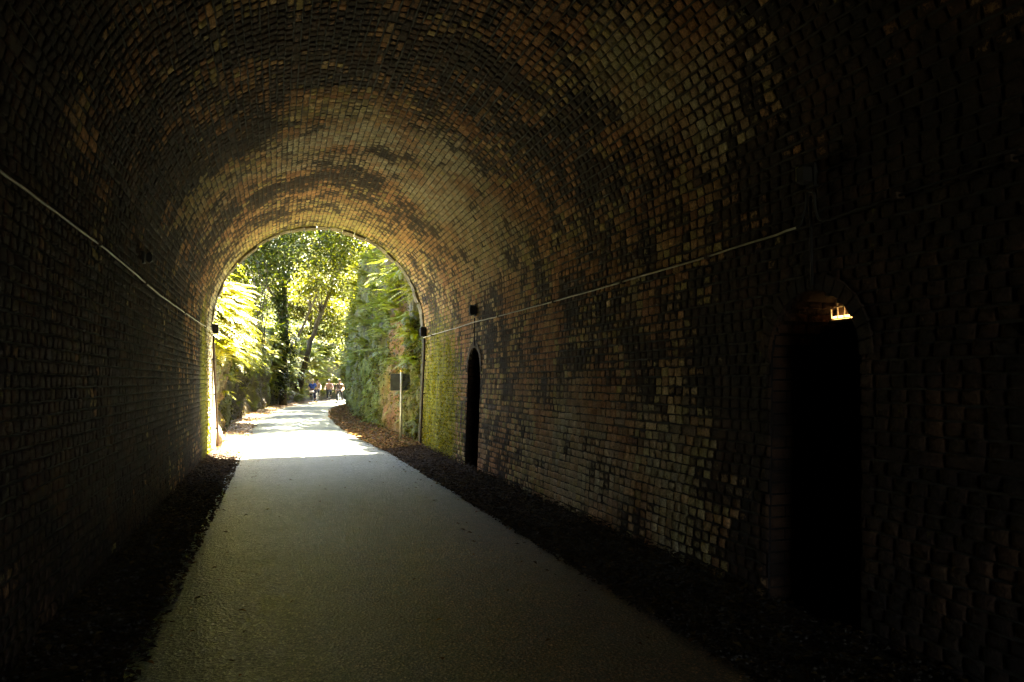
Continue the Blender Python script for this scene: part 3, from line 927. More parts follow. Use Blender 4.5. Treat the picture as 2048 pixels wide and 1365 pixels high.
# hillside over the tunnel and beyond the bend
def sheet(name, xs, ys_, zf, mat):
    X, Y = np.meshgrid(xs, ys_, indexing='ij')
    V = np.stack([X, Y, zf(X, Y)], -1).reshape(-1, 3)
    a, b = X.shape
    i, j = np.meshgrid(np.arange(a - 1), np.arange(b - 1), indexing='ij')
    F = np.stack([i * b + j, (i + 1) * b + j, (i + 1) * b + j + 1, i * b + j + 1], -1).reshape(-1, 4)
    return tag(mesh_obj(name, V, F, mat, smooth=True), kind='structure')
sheet('hillside', np.linspace(-60, 60, 40), np.linspace(Y_BACK + 1, 18.2, 24),
      lambda X, Y: 8.8 + 3 * fbm(X * 0.08, Y * 0.08, 0, 3, 4) - 9.5 * sstep(25, 60, np.abs(X)), M['hill'])
sheet('hillside', np.linspace(-70, 90, 50), np.linspace(78, 150, 30),
      lambda X, Y: -0.2 + 26 * sstep(78, 140, Y) + 4 * (fbm(X * 0.1, Y * 0.1, 0, 3, 8) - 0.5) * sstep(80, 95, Y), M['hill'])

# ------------------------------------------------------------------ ferns
def frond_arrays(o, d0, L, droop, M_=14, wide=0.2, rng=RNG, col=(0.08, 0.12, 0.02), var=0.3, lean=0.0):
    """one fern frond: stalk strip and tapered leaflets, as quads"""
    d0 = d0 / np.linalg.norm(d0)
    t = np.linspace(0, 1, M_ + 2)
    pos = o + np.outer(t, d0) * L + np.outer(t ** 2, [0, 0, -1.0]) * droop * L
    tan = d0[None] * 1.0 + np.outer(2 * t, [0, 0, -1.0]) * droop
    tan /= np.linalg.norm(tan, axis=1)[:, None]
    up = np.array([0, 0, 1.0]) + d0 * 0.25
    side = np.cross(tan, up)
    side /= np.linalg.norm(side, axis=1)[:, None] + 1e-6
    nrm = np.cross(side, tan)
    V, Q = [], []
    w = 0.006 * L
    for i in range(M_ + 1):
        V += [pos[i] - side[i] * w, pos[i] + side[i] * w, pos[i + 1] + side[i + 1] * w * 0.8, pos[i + 1] - side[i + 1] * w * 0.8]
    for i in range(1, M_ + 2):
        tt = t[i]
        ln = L * wide * (math.sin(math.pi * min(1, 0.12 + 0.88 * tt) ** 0.75)) ** 0.8 + 0.01 * L
        wd = L / M_ * 0.42
        for sg in (-1, 1):
            l2 = ln * (0.85 + 0.3 * rng.random())
            a = side[i] * sg * 0.93 + tan[i] * 0.36 - nrm[i] * (0.12 + 0.15 * rng.random())
            b0 = pos[i]
            V += [b0, b0 + a * l2 * 0.45 - tan[i] * wd, b0 + a * l2, b0 + a * l2 * 0.45 + tan[i] * wd]
    V = np.array(V)
    c = np.array(col) * (1 - var + 2 * var * rng.random())
    return V, np.tile(c, (len(V), 1))

def fern_dirs(out, n, spread, rise, rng=RNG):
    out = np.array(out, float); out /= np.linalg.norm(out)
    sd = np.cross(out, [0, 0, 1.0]); sd /= np.linalg.norm(sd)
    res = []
    for k in range(n):
        a = (k + rng.random()) / n * 2 - 1
        d = out * (0.5 + 0.6 * rng.random()) + sd * a * spread + np.array([0, 0, 1.0]) * (rise + 0.7 * rng.random() - 0.2)
        res.append(d / np.linalg.norm(d))
    return res

def fern_mass(name, pts, outs, size, pal, M_=10, nf=(6, 9), rise=0.35, droop=(0.35, 0.8), kind='stuff', wide=0.2):
    V, C = [], []
    for p, o in zip(pts, outs):
        sz = RNG.uniform(*size)
        col = pal[RNG.integers(len(pal))]
        for d in fern_dirs(o, int(RNG.integers(*nf)), 1.0, rise):
            v, c = frond_arrays(np.asarray(p), d, sz * RNG.uniform(0.7, 1.15), RNG.uniform(*droop), M_, wide, col=col)
            V.append(v); C.append(c)
    V, C = np.concatenate(V), np.concatenate(C)
    o = mesh_obj(name, V, np.arange(len(V)).reshape(-1, 4), M['fern'], None, {'Col': C})
    return tag(o, kind=kind)

def fern_plant(loc, out, size, n, label, col, rise=0.4, droop=(0.4, 0.75), M_=18, wide=0.2, group=None, name='fern_plant'):
    e = empty(name, loc)
    tag(e, label, 'fern', group)
    for d in fern_dirs(out, n, 1.0, rise):
        v, c = frond_arrays(np.zeros(3), d, size * RNG.uniform(0.75, 1.1), RNG.uniform(*droop), M_, wide, col=col)
        mesh_obj('frond', v, np.arange(len(v)).reshape(-1, 4), M['fern'], e, {'Col': c})
    b = MB(); b.ball((0, 0, -0.01), (0.05, 0.05, 0.07), 8, 5); b.build('rootstock', M['bark'], e)
    return e

def on_cliff(C, yv, tv, y, z):
    i = int(np.clip(np.searchsorted(yv, y), 0, len(yv) - 1))
    col = C[i]
    j = int(np.argmin(np.abs(col[:, 2] - z)))
    return col[j].copy()

GREENS = [(0.12, 0.155, 0.022), (0.085, 0.12, 0.025), (0.15, 0.175, 0.022), (0.10, 0.14, 0.045)]
GREY_G = [(0.13, 0.165, 0.085), (0.11, 0.15, 0.06), (0.15, 0.175, 0.10), (0.10, 0.135, 0.035), (0.13, 0.16, 0.03)]
LIGHT_G = [(0.12, 0.14, 0.03), (0.10, 0.13, 0.03), (0.14, 0.15, 0.045)]

def scatter(C, yv, tv, n, ya, yb, za, zb, bias=1.0, rng=RNG, keep=None):
    out = []
    while len(out) < n:
        y = ya + (yb - ya) * rng.random() ** bias
        z = za + (zb - za) * rng.random()
        if keep and not keep(y, z): continue
        out.append(on_cliff(C, yv, tv, y, z))
    return np.array(out)

# right cliff: grey-green fern curtain above, thinning towards its mossy foot
no_soil = lambda y, z: not (abs(y - 23.2) < 1.9 and z < 3.6 and RNG.random() < 0.65)
pts = scatter(CR, cry, crt, 260, 22.8, 58, 1.8, 8.2, 1.4, keep=lambda y, z: z > 1.8 + 1.2 * RNG.random() and no_soil(y, z))
fern_mass('fern_cover', pts, [(-1, -0.35, 0)] * len(pts), (0.5, 0.95), GREY_G, 12, droop=(0.2, 0.6))
pts = scatter(CR, cry, crt, 80, 18.7, 24, 2.8, 7.6, keep=lambda y, z: no_soil(y, z))
fern_mass('fern_cover', pts, [(-1, -0.5, 0)] * len(pts), (0.4, 0.8), GREENS, 12)
pts = scatter(CR, cry, crt, 150, 18.6, 40, 0.1, 2.8, 1.6, keep=lambda y, z: no_soil(y, z))
fern_mass('fern_cover', pts, [(-1, -0.4, 0)] * len(pts), (0.18, 0.42), GREENS, 8, rise=0.1)
# left cliff: sunlit ferns
pts = scatter(CL, cly, clt, 210, 18.7, 34, 2.2, 6.4, 1.2)
fern_mass('fern_cover', pts, [(1, -0.4, 0)] * len(pts), (0.6, 1.1), LIGHT_G, 11, rise=0.3)
pts = scatter(CL, cly, clt, 170, 30, 62, 2.2, 6.5, 1.0)
fern_mass('fern_cover', pts, [(1, -0.5, 0)] * len(pts), (0.6, 1.1), GREENS + LIGHT_G, 9)
pts = scatter(CL, cly, clt, 260, 50, 74, 0.4, 7.5, 1.0)
fern_mass('fern_cover', pts, [(0.7, -0.7, 0)] * len(pts), (0.8, 1.5), LIGHT_G + GREENS, 8)
pts = scatter(CL, cly, clt, 26, 19, 45, 0.4, 1.8, 1.4)
fern_mass('fern_cover', pts, [(1, -0.4, 0)] * len(pts), (0.25, 0.55), GREENS, 8, rise=0.1)

def growth(name, C, yv, tv, n, side, ya, yb, za, zb, pal, size, bias=1.5, prob=None, drop=0.0):
    """mosses, ivy and liverworts clinging to the rock"""
    y = ya + (yb - ya) * RNG.random(n) ** bias
    i = np.clip(np.searchsorted(yv, y), 0, len(yv) - 1)
    zcol = C[i][:, :, 2]
    z = RNG.uniform(za, zb, n)
    j = np.clip((zcol < z[:, None]).sum(1), 0, C.shape[1] - 1)
    p = C[i, j].copy()
    clump = fbm(y * 1.8, z * 1.4, side, 4, 77)
    ok = RNG.random(n) < sstep(0.40, 0.56, clump)
    if prob is not None: ok &= RNG.random(n) < prob(y, z)
    p, k = p[ok], int(ok.sum())
    p[:, 0] -= side * RNG.uniform(0.0, 0.10, k)
    p += RNG.normal(0, 0.03, (k, 3))
    leaves(name, p, RNG.uniform(size[0], size[1], k), pal, M['leaf'], flat=0.15, kind='stuff', aspect=0.6)
MOSSY = [(0.13, 0.14, 0.015), (0.09, 0.105, 0.015), (0.17, 0.17, 0.02), (0.06, 0.075, 0.015), (0.10, 0.07, 0.03)]
growth('moss_growth', CR, cry, crt, 26000, 1, 18.4, 60, 0.0, 3.2, MOSSY, (0.035, 0.10), 1.9, lambda y, z: 1 - 0.5 * np.exp(-((y - 23.2) / 1.8) ** 2))
growth('ivy_growth', CR, cry, crt, 20000, 1, 18.4, 60, 1.5, 8.0, GREENS + MOSSY, (0.05, 0.13), 1.7, lambda y, z: 1 - 0.6 * np.exp(-((y - 23.2) / 1.8) ** 2) * (z < 4.0))
growth('ivy_growth', CL, cly, clt, 16000, -1, 18.4, 62, 1.2, 6.0, GREENS + LIGHT_G, (0.06, 0.15), 1.5)
growth('moss_growth', CL, cly, clt, 14000, -1, 18.4, 60, 0.0, 2.2, MOSSY, (0.035, 0.10), 1.7)

for nm, sd, ya, yb, n in (('moss_growth', 1, 13.9, 17.95, 9000), ('moss_growth', -1, 15.6, 17.6, 3500)):
    y = ya + (yb - ya) * RNG.random(n) ** 0.8
    z = 2.95 * RNG.random(n) ** 1.15
    f = fbm(y * 1.6, z * 0.7, 3, 4, 91)
    ok = RNG.random(n) < sstep(0.36, 0.6, f) * sstep(ya, ya + 1.6, y + 0.9 * (f - 0.5)) * sstep(3.0, 2.2, z)
    y, z = y[ok], z[ok]
    x = TC + sd * (wall_half(z) - 0.016)
    leaves(nm, np.stack([x, y, z], -1), RNG.uniform(0.02, 0.055, len(y)), [(0.30, 0.30, 0.02), (0.22, 0.24, 0.02), (0.38, 0.36, 0.03), (0.14, 0.15, 0.02)], M['leaf'], flat=0.0, kind='stuff', aspect=0.7)

# single ferns that stand out
def at(x, y, Y): return px(x, y, 'Y', Y)
HERO = [((838, 585), 19.3, 1, 1.05, 11, 'large lime green fern arching beside the upper right edge of the tunnel mouth', (0.14, 0.16, 0.015)),
        ((832, 672), 19.2, 1, 0.62, 9, 'bright yellow green fern just left of the black box on the right pipe', (0.17, 0.22, 0.012)),
        ((822, 722), 19.6, 1, 0.7, 9, 'bright green fern hanging right above the dark sign panel', (0.13, 0.18, 0.012)),
        ((772, 640), 22.3, 1, 0.85, 10, 'green fern growing over the top of the orange clay face', (0.10, 0.14, 0.02)),
        ((765, 545), 21.0, 1, 0.95, 10, 'fern high on the right cliff touching the arch', (0.11, 0.14, 0.02)),
        ((752, 505), 22.5, 1, 0.9, 9, 'pale tipped fern at the very top of the right cliff', (0.16, 0.17, 0.06)),
        ((730, 560), 25.5, 1, 1.1, 10, 'grey green fern reaching out over the path high on the right', (0.10, 0.13, 0.07)),
        ((728, 700), 25.0, 1, 1.0, 10, 'grey green fern drooping halfway up the right cliff beside the clay face', (0.09, 0.12, 0.06)),
        ((498, 755), 25.0, -1, 0.55, 9, 'pale sunlit fern on the tip of the left rock buttress', (0.30, 0.32, 0.16)),
        ((452, 700), 20.5, -1, 0.9, 10, 'sun bleached fern hanging beside the left tunnel edge', (0.20, 0.21, 0.06)),
        ((488, 590), 23.0, -1, 1.2, 11, 'big sunlit fern with flat fronds high on the left cliff', (0.20, 0.21, 0.07)),
        ((470, 640), 21.5, -1, 1.1, 11, 'broad glowing fern in the middle of the left fern bank', (0.19, 0.21, 0.06))]
for (q, Y, sd, sz, n, lab, col) in HERO:
    p = at(q[0], q[1], Y)
    C_, yv_, tv_ = (CR, cry, crt) if sd > 0 else (CL, cly, clt)
    w = on_cliff(C_, yv_, tv_, Y, p.z)
    fern_plant((w[0] - sd * 0.05, w[1], w[2]), (-sd, -0.6, 0), sz, n, lab, col)

# ------------------------------------------------------------------ trees
def tree(label, base, pts, r0, clumps, n, size, pal, name='tree', limbs=True, flat=0.25, group=None, spread=0.33):
    """trunk along pts (relative to base), crown of leaf clumps given as (centre, radii, weight)"""
    e = empty(name, base)
    tag(e, label, 'tree', group)
    b = MB()
    pts = [Vector(p) for p in pts]
    rs = [r0 * (1 - 0.75 * i / max(1, len(pts) - 1)) for i in range(len(pts))]
    dense = []
    for i in range(len(pts) - 1):
        for k in range(4):
            t = k / 4
            j = Vector((random.uniform(-1, 1), random.uniform(-1, 1), 0)) * r0 * 0.35
            dense.append((pts[i].lerp(pts[i + 1], t) + j, rs[i] + (rs[i + 1] - rs[i]) * t))
    dense.append((pts[-1], rs[-1]))
    b.tube([d[0] for d in dense], [d[1] for d in dense], 9)
    C, W = [], []
    tot = sum(c[2] for c in clumps)
    for (c, r, w) in clumps:
        c = Vector(c)
        m = max(6, int(26 * w / tot * len(clumps) ** 0.5))
        k = int(n * w / tot)
        subs = RNG.normal(0, 1, (m, 3))
        subs /= np.linalg.norm(subs, axis=1)[:, None]
        subs *= (RNG.random((m, 1)) ** 0.45)
        subs = np.array(c) + subs * np.array(r)
        idx = RNG.integers(0, m, k)
        loc = subs[idx] + RNG.normal(0, 1, (k, 3)) * np.array(r) * spread * np.array([0.75, 0.75, 0.42])
        C.append(loc)
        if limbs:
            start = min(dense, key=lambda d: (d[0] - c).length)
            start = dense[max(0, dense.index(start) - 2)]
            for q in subs[:9]:
                q = Vector(q)
                mid = start[0].lerp(q, 0.5) + Vector((0, 0, 0.12 * (q - start[0]).length))
                rr = max(0.015, start[1] * 0.35)
                b.tube([start[0], mid, q], [rr, rr * 0.6, rr * 0.2], 5, cap=False)
    b.build('trunk', M['bark'], e, smooth=True)
    C = np.concatenate(C)
    leaves('crown', C, RNG.uniform(size * 0.6, size * 1.25, len(C)), pal, M['leaf'], flat=flat, parent=e)
    return e

DEEP = [(0.022, 0.042, 0.012), (0.03, 0.052, 0.016), (0.035, 0.06, 0.024), (0.045, 0.065, 0.016)]
MIDG = [(0.045, 0.07, 0.016), (0.055, 0.085, 0.016), (0.04, 0.062, 0.015), (0.075, 0.095, 0.022)]
YELL = [(0.09, 0.11, 0.015), (0.07, 0.095, 0.015), (0.11, 0.12, 0.022), (0.06, 0.085, 0.018)]
# dark glossy tree above the left fern bank
tree('dark glossy leaved tree above the sunlit left fern bank', (-3.6, 30, 4.6), [(0, 0, 0), (1.0, 0.2, 1.2), (2.2, 0.2, 2.0), (3.2, 0, 2.8)], 0.2,
     [((3.2, 0, 1.9), (1.3, 2.0, 1.2), 1.2), ((2.2, 0.6, 2.5), (1.4, 1.8, 1.3), 1.0), ((1.2, -0.4, 3.4), (1.5, 1.8, 1.4), 0.7), ((4.4, 1.5, 3.0), (1.3, 2.0, 1.2), 0.5)], 9000, 0.15, DEEP + MIDG, spread=0.45)
# ivy-clad dark trunk column on the left of the path
tree('tall dark ivy clad tree standing left of the path before the bend', (0.5, 51.5, 0), [(0, 0, 0), (0.1, 0, 4), (0.0, 0.2, 8), (0.3, 0, 13)], 0.25,
     [((0, -0.2, 4.6), (0.85, 0.7, 4.6), 0.9), ((0.2, 0, 11), (2.6, 2.6, 2.4), 1.0), ((-1.6, 0.5, 8.5), (1.5, 1.5, 1.6), 0.5)], 9000, 0.22, DEEP)
# two leaning mossy trunks in the centre
tree('thick leaning mossy tree in the middle of the view, crown over the path', (1.6, 57.5, 1.0), [(0, 0, 0), (0.5, -0.4, 2.2), (1.2, -1, 4.8), (2.2, -1.8, 7.6), (3.6, -3, 10.5)], 0.24,
     [((2.6, -2.2, 8.4), (2.6, 2.6, 1.6), 1.0), ((4.4, -3.2, 10.0), (3.0, 2.8, 1.8), 1.0), ((1.0, -1, 7.2), (1.6, 2, 1.2), 0.5)], 8000, 0.22, YELL)
tree('slender second trunk leaning right behind the thick mossy tree', (0.9, 60.5, 2.8), [(0, 0, 0), (0.8, 0, 2.4), (1.9, -0.3, 5.2), (2.8, -0.6, 8.6)], 0.15,
     [((2.8, -0.6, 8.4), (2.4, 2.2, 1.5), 1.0), ((1.2, 0.6, 6.6), (1.8, 2.0, 1.2), 0.6), ((4.8, 1.6, 8.2), (2.4, 2.4, 1.2), 1.0)], 12000, 0.22, YELL)
# right bank trees leaning over the cutting
tree('broad mid green tree leaning over the path from the right cliff top', (7.6, 40, 7.2), [(0, 0, 0), (-1.0, 0, 1.8), (-2.6, -0.3, 3.4), (-4.6, -0.5, 4.3)], 0.3,
     [((-3.4, 0, 3.4), (2.6, 3.0, 1.5), 1.0), ((-5.2, -0.6, 3.0), (2.2, 2.6, 1.3), 1.0), ((-1.2, 0.5, 3.6), (2.0, 2.4, 1.5), 0.5), ((-4.6, -2.5, 0.9), (2.9, 2.6, 1.3), 1.3)], 17000, 0.17, MIDG + LIGHT_G[:1], spread=0.42)
tree('yellow green feathery tree hanging over the path beyond the right cliff ferns', (9.4, 50, 6.4), [(0, 0, 0), (-1.4, 0, 2.4), (-3.4, -0.4, 4.6), (-5.6, -0.6, 6.0)], 0.28,
     [((-4.2, 0, 4.6), (2.8, 3.0, 1.7), 1.0), ((-6.0, -0.5, 5.6), (2.5, 2.8, 1.6), 0.9), ((-3.6, 0, 1.8), (1.8, 2.4, 1.3), 0.6)], 10000, 0.2, YELL)
tree('dark shady tree on the right cliff top close to the arch', (8.2, 33, 7.6), [(0, 0, 0), (-0.6, 0, 2.2), (-1.4, 0.3, 4.2)], 0.25,
     [((-1.6, 0, 3.4), (2.0, 2.4, 1.5), 1.0), ((-3.0, 0.5, 2.2), (1.4, 2.2, 1.0), 0.6)], 6500, 0.19, DEEP + MIDG)
tree('wide shade tree spreading high above the path in front of the tunnel', (8.8, 28.8, 7.6), [(0, 0, 0), (-1.2, 0.2, 2.0), (-3.4, 0.6, 3.4), (-6.2, 1.2, 4.2)], 0.3,
     [((-4.2, 0.8, 3.4), (2.0, 2.6, 0.8), 1.0), ((-6.4, 1.6, 3.8), (2.2, 2.8, 0.8), 1.0), ((-8.0, 4.4, 4.2), (2.2, 2.4, 0.8), 0.9), ((-5.0, 4.6, 3.8), (2.2, 2.4, 0.8), 0.9), ((-7.2, 8.4, 4.4), (2.4, 2.4, 0.8), 0.9), ((-8.6, 1.4, 4.2), (1.8, 1.8, 0.7), 0.8)], 30000, 0.2, MIDG)
tree('second shade tree arching high over the far half of the path', (10.2, 43, 7.0), [(0, 0, 0), (-1.4, 0.2, 2.4), (-4.0, 0.6, 4.2), (-7.2, 1.2, 5.2)], 0.3,
     [((-5.0, 0.8, 4.4), (2.4, 2.8, 0.9), 1.0), ((-7.6, 1.6, 4.9), (2.4, 2.8, 0.9), 1.0), ((-8.2, 5.4, 5.2), (2.4, 2.6, 0.9), 0.9), ((-5.0, 6.0, 4.8), (2.4, 2.6, 0.9), 0.9), ((-6.6, 9.4, 5.4), (2.6, 2.6, 0.9), 0.9)], 30000, 0.21, MIDG)
# left bank trees further along
tree('pale sunlit tree on the left bank behind the dark glossy tree', (-4.2, 38, 5.0), [(0, 0, 0), (0.6, 0, 2.5), (1.6, 0.2, 5.2)], 0.24,
     [((1.6, 0, 4.6), (2.2, 2.6, 1.7), 1.0), ((2.8, 0, 2.4), (1.5, 2.0, 1.4), 0.8), ((0.4, 0, 6.6), (2.0, 2.2, 1.4), 0.6)], 8500, 0.2, YELL + MIDG)
tree('tall mid green tree on the left bank with crown reaching over the path', (-3.4, 45, 5.0), [(0, 0, 0), (0.6, 0, 3), (2.0, 0, 6), (3.4, 0, 8.2)], 0.28,
     [((2.6, 0, 6.4), (2.6, 2.8, 1.8), 1.0), ((4.0, 0, 8.2), (2.6, 2.8, 1.6), 0.8), ((1.0, 0.5, 3.4), (1.6, 2.0, 1.5), 0.6)], 10000, 0.21, MIDG)
# beyond the bend
FAR = [(2.6, 66, 3.0, 9, 'bright yellow green tree glowing straight behind the cyclists', YELL, 2.6),
       (6.4, 72, 4.0, 10, 'yellow green tree beyond the bend right of the leaning trunks', YELL, 3.0),
       (10.5, 74, 3.0, 11, 'shaded tree at the bend behind the right cliff ferns', MIDG, 3.0),
       (-2.0, 70, 6.0, 11, 'mid green tree rising behind the two leaning trunks', MIDG, 3.2),
       (3.6, 82, 2.0, 16, 'tall pale crowned tree at the far end of the cutting', YELL + MIDG, 3.6),
       (-5.5, 60, 6.5, 10, 'deep green tree high on the left bank past the ivy clad trunk', DEEP + MIDG, 3.0),
       (9.0, 88, 3.0, 17, 'tallest far tree at the end of the cutting towards the right', MIDG, 3.8),
       (-3.0, 88, 4.0, 16, 'far dull green tree at the end of the cutting towards the left', MIDG, 3.8)]
for (x, y, z, h, lab, pal, R) in FAR:
    tree(lab, (x, y, z), [(0, 0, 0), (0.3, 0, h * 0.4), (-0.2, 0, h * 0.8)], 0.25,
         [((0, 0, h * 0.8), (R, R, R * 0.7), 1.0), ((R * 0.5, -0.6, h * 0.5), (R * 0.8, R * 0.8, R * 0.55), 0.9), ((-R * 0.6, -0.4, h * 0.55), (R * 0.7, R * 0.8, R * 0.5), 0.7),
          ((0.2, -1.0, h * 0.22), (R * 0.8, R * 0.7, R * 0.5), 0.7)], 12000, 0.24, pal)

# the wood on the far slope reads as one mass
n = 40000
cx_ = RNG.uniform(-28, 46, 420); cy_ = RNG.uniform(84, 140, 420)
cz_ = -0.2 + 26 * sstep(78, 140, cy_) + RNG.uniform(1, 9, 420)
idx = RNG.integers(0, 420, n)
C = np.stack([cx_, cy_, cz_], -1)[idx] + RNG.normal(0, 1, (n, 3)) * np.array([1.5, 1.5, 1.0])
leaves('far_wood', C, RNG.uniform(0.35, 0.7, n), MIDG + YELL, M['leaf'], flat=0.2, kind='stuff')
# low brush on both cliff tops
for Cc, yv_, tv_, nme, sd in ((CL, cly, clt, 'undergrowth', -1), (CR, cry, crt, 'undergrowth', 1)):
    idx = RNG.integers(0, len(yv_), 420)
    jdx = RNG.integers(int(len(tv_) * 0.7), int(len(tv_) * 0.86), 420)
    base = Cc[idx, jdx]
    base = base[base[:, 1] > (26 if sd > 0 else 19)]
    k = RNG.integers(0, len(base), 15000)
    C = base[k] + RNG.normal(0, 1, (15000, 3)) * np.array([0.45, 0.5, 0.35]) + np.array([0, 0, 0.5])
    leaves(nme, C, RNG.uniform(0.1, 0.22, 15000), MIDG + YELL, M['leaf'], flat=0.2, kind='stuff')

# hanging vines on the left
for k, (x, y0_, y1_, Y) in enumerate([(521, 560, 690, 28.5), (527, 575, 700, 28.8), (533, 548, 672, 29.0), (514, 590, 680, 28.2)]):
    a, b = at(x, y0_, Y), at(x + random.uniform(-3, 3), y1_, Y)
    pts_ = [a.lerp(b, t) + Vector((0.05 * math.sin(t * 9 + k), 0.03 * math.cos(t * 7), 0)) for t in np.linspace(0, 1, 12)]
    pts_.insert(0, a + Vector((-0.2, 0.4, 0.9)))
    o = MB().tube(pts_, 0.018, 5).build('hanging_vine', M['bark'], None, True)
    tag(o, ['second vine from the left below the dark glossy tree', 'long vine reaching lowest below the dark glossy tree', 'rightmost vine hanging below the dark glossy tree', 'short vine hanging leftmost below the dark glossy tree'][k], 'vine', 'vines hanging on the left bank')

# boulders at the foot of the left cliff
def boulder(loc, s, label, mat, seed):
    b = MB()
    b.ball((0, 0, 0), s, 18, 12, lambda d: 0.75 + 0.5 * float(fbm(d.x * 1.6 + seed, d.y * 1.6, d.z * 1.6, 4, seed)))
    o = b.build('boulder', mat, None, True)
    o.location = loc
    return tag(o, label, 'rock')
boulder((-1.38, 19.35, 0.22), (0.2, 0.28, 0.32), 'pale sunlit boulder at the foot of the left portal pipe', M['stone'], 3)
boulder((-1.5, 19.0, 1.65), (0.14, 0.2, 0.26), 'pale knob of rock jutting out halfway up beside the left portal pipe', M['stone'], 8)

# ------------------------------------------------------------------ cables, boxes, lamps in the tunnel
def wall_x(z, side, n): return TC + side * (float(wall_half(np.array(z))) - n)
def cable(label, side, pts, r, clips, name='wall_cable', cat='cable', mat='cable'):
    e = empty(name, (TC + side * TR, pts[0][0], 0))
    tag(e, label, cat)
    P_ = [Vector((wall_x(z, side, 0.045), y, z)) for y, z in pts]
    fine = []
    for i in range(len(P_) - 1):
        m = max(2, int((P_[i + 1] - P_[i]).length / 0.25))
        for k in range(m): fine.append(P_[i].lerp(P_[i + 1], k / m) + Vector((0, 0, random.uniform(-0.004, 0.004))))
    fine.append(P_[-1])
    MB().tube(fine, r, 8).build('conduit', M[mat], e, True, e.location)
    for y, z in clips:
        MB().box((wall_x(z, side, 0.035), y, z), (0.06, 0.03, r * 2 + 0.022), None, 0.004).build('clip', M['rust'], e, False, e.location)
    return e
yR = [(17.9, 2.655), (16, 2.66), (14.5, 2.65), (13.2, 2.665), (11.5, 2.64), (9.5, 2.625), (7.6, 2.62), (5.6, 2.628), (4.5, 2.645), (4.28, 2.652)]
cable('pale taut cable along the right wall between the tunnel mouth and the near niche', 1, yR, 0.0085, [(16.9, 2.655), (11.5, 2.64), (9.0, 2.625), (7.0, 2.622), (5.4, 2.63)])
cable('dim looping cable on the right wall hanging from the lamp over the near niche', 1, [(4.275, 2.652), (4.23, 2.665), (4.195, 2.74), (4.16, 2.87), (4.12, 2.87), (4.09, 2.84), (4.085, 2.74), (4.06, 2.67), (4.02, 2.645), (3.95, 2.64), (3.83, 2.65), (3.3, 2.665), (2.6, 2.68), (1.2, 2.68), (-2, 2.68)], 0.008, [(3.4, 2.665), (2.7, 2.68)], mat='shaded_cable')
yL = [(17.85, 2.69), (16.6, 2.70), (15, 2.68), (12.5, 2.66), (10, 2.645), (8.83, 2.66), (7.5, 2.685), (6.6, 2.69), (5.4, 2.675), (4.46, 2.67), (2, 2.68), (-2, 2.68)]
cable('pale cable running the whole length of the left wall', -1, yL, 0.0085, [(16.2, 2.695), (12.5, 2.66), (8.85, 2.66), (6.6, 2.69)])

def portal_pipe(side, y, label):
    x = wall_x(2.7, side, 0.06)
    e = empty('drain_pipe', (x, y, 0.02))
    tag(e, label, 'pipe')
    yz = lambda z: y + 0.03 * math.sin(z * 1.7) + (1.05 * (1 - z / 2.62) ** 1.25 if side < 0 else 0)
    p = [(wall_x(z, side, 0.055), yz(z), z) for z in np.linspace(0.0, 2.62, 12)]
    MB().tube(p, 0.026, 8).build('pipe', M['rust'], e, True, e.location)
    for z in (0.5, 1.3, 2.1):
        MB().box((wall_x(z, side, 0.03), yz(z), z), (0.07, 0.08, 0.035), None, 0.005).build('bracket', M['iron'], e, False, e.location)
    o = empty('junction_box', (wall_x(2.78, side, 0.09), y, 2.78))
    tag(o, 'small black box on top of the ' + ('right' if side > 0 else 'left') + ' portal pipe', 'junction box')
    MB().box((0, 0, 0), (0.13, 0.15, 0.22), None, 0.012).build('casing', M['iron'], o)
    MB().box((-side * 0.068, 0, 0), (0.012, 0.12, 0.18), None, 0.003).build('lid', M['iron'], o)
portal_pipe(1, 17.72, 'dark rusty pipe standing at the right edge of the tunnel mouth')
portal_pipe(-1, 18.05, 'rusty pipe standing at the sunlit left edge of the tunnel mouth')

def wall_lamp(side, y, z, label, drop, lens_side, k=1.0):
    e = empty('wall_lamp', (wall_x(z, side, 0.0), y, z))
    tag(e, label, 'lamp')
    X = lambda n: wall_x(z, side, n)
    MB().box((X(0.02), y, z), (0.04, 0.11 * k, 0.22 * k), None, 0.008).build('back_plate', M['iron'], e, False, e.location)
    MB().box((X(0.085), y, z), (0.10 * k, 0.09 * k, 0.19 * k), None, 0.025).build('housing', M['iron'], e, False, e.location)
    MB().box((X(0.085), y + lens_side * (0.009 + 0.045 * k), z + 0.01), (0.07 * k, 0.018, 0.15 * k), None, 0.009).build('lens', M['lens'], e, False, e.location)
    if drop:
        MB().tube([(X(0.04), y, z - 0.14), (wall_x(2.5, side, 0.035), y, 2.5), (wall_x(2.23, side, 0.03), y, drop)], 0.010, 6).build('drop_pipe', M['iron'], e, True, e.location)
wall_lamp(1, 13.05, 2.88, 'black bulkhead lamp above the far niche on the right wall', 2.24, 1)
wall_lamp(1, 4.14, 2.98, 'bulkhead lamp with yellowed lens above the near niche', 2.24, 1, 0.75)
wall_lamp(-1, 8.82, 2.93, 'small bulkhead lamp above the cable on the left wall', 0, 1, 0.6)

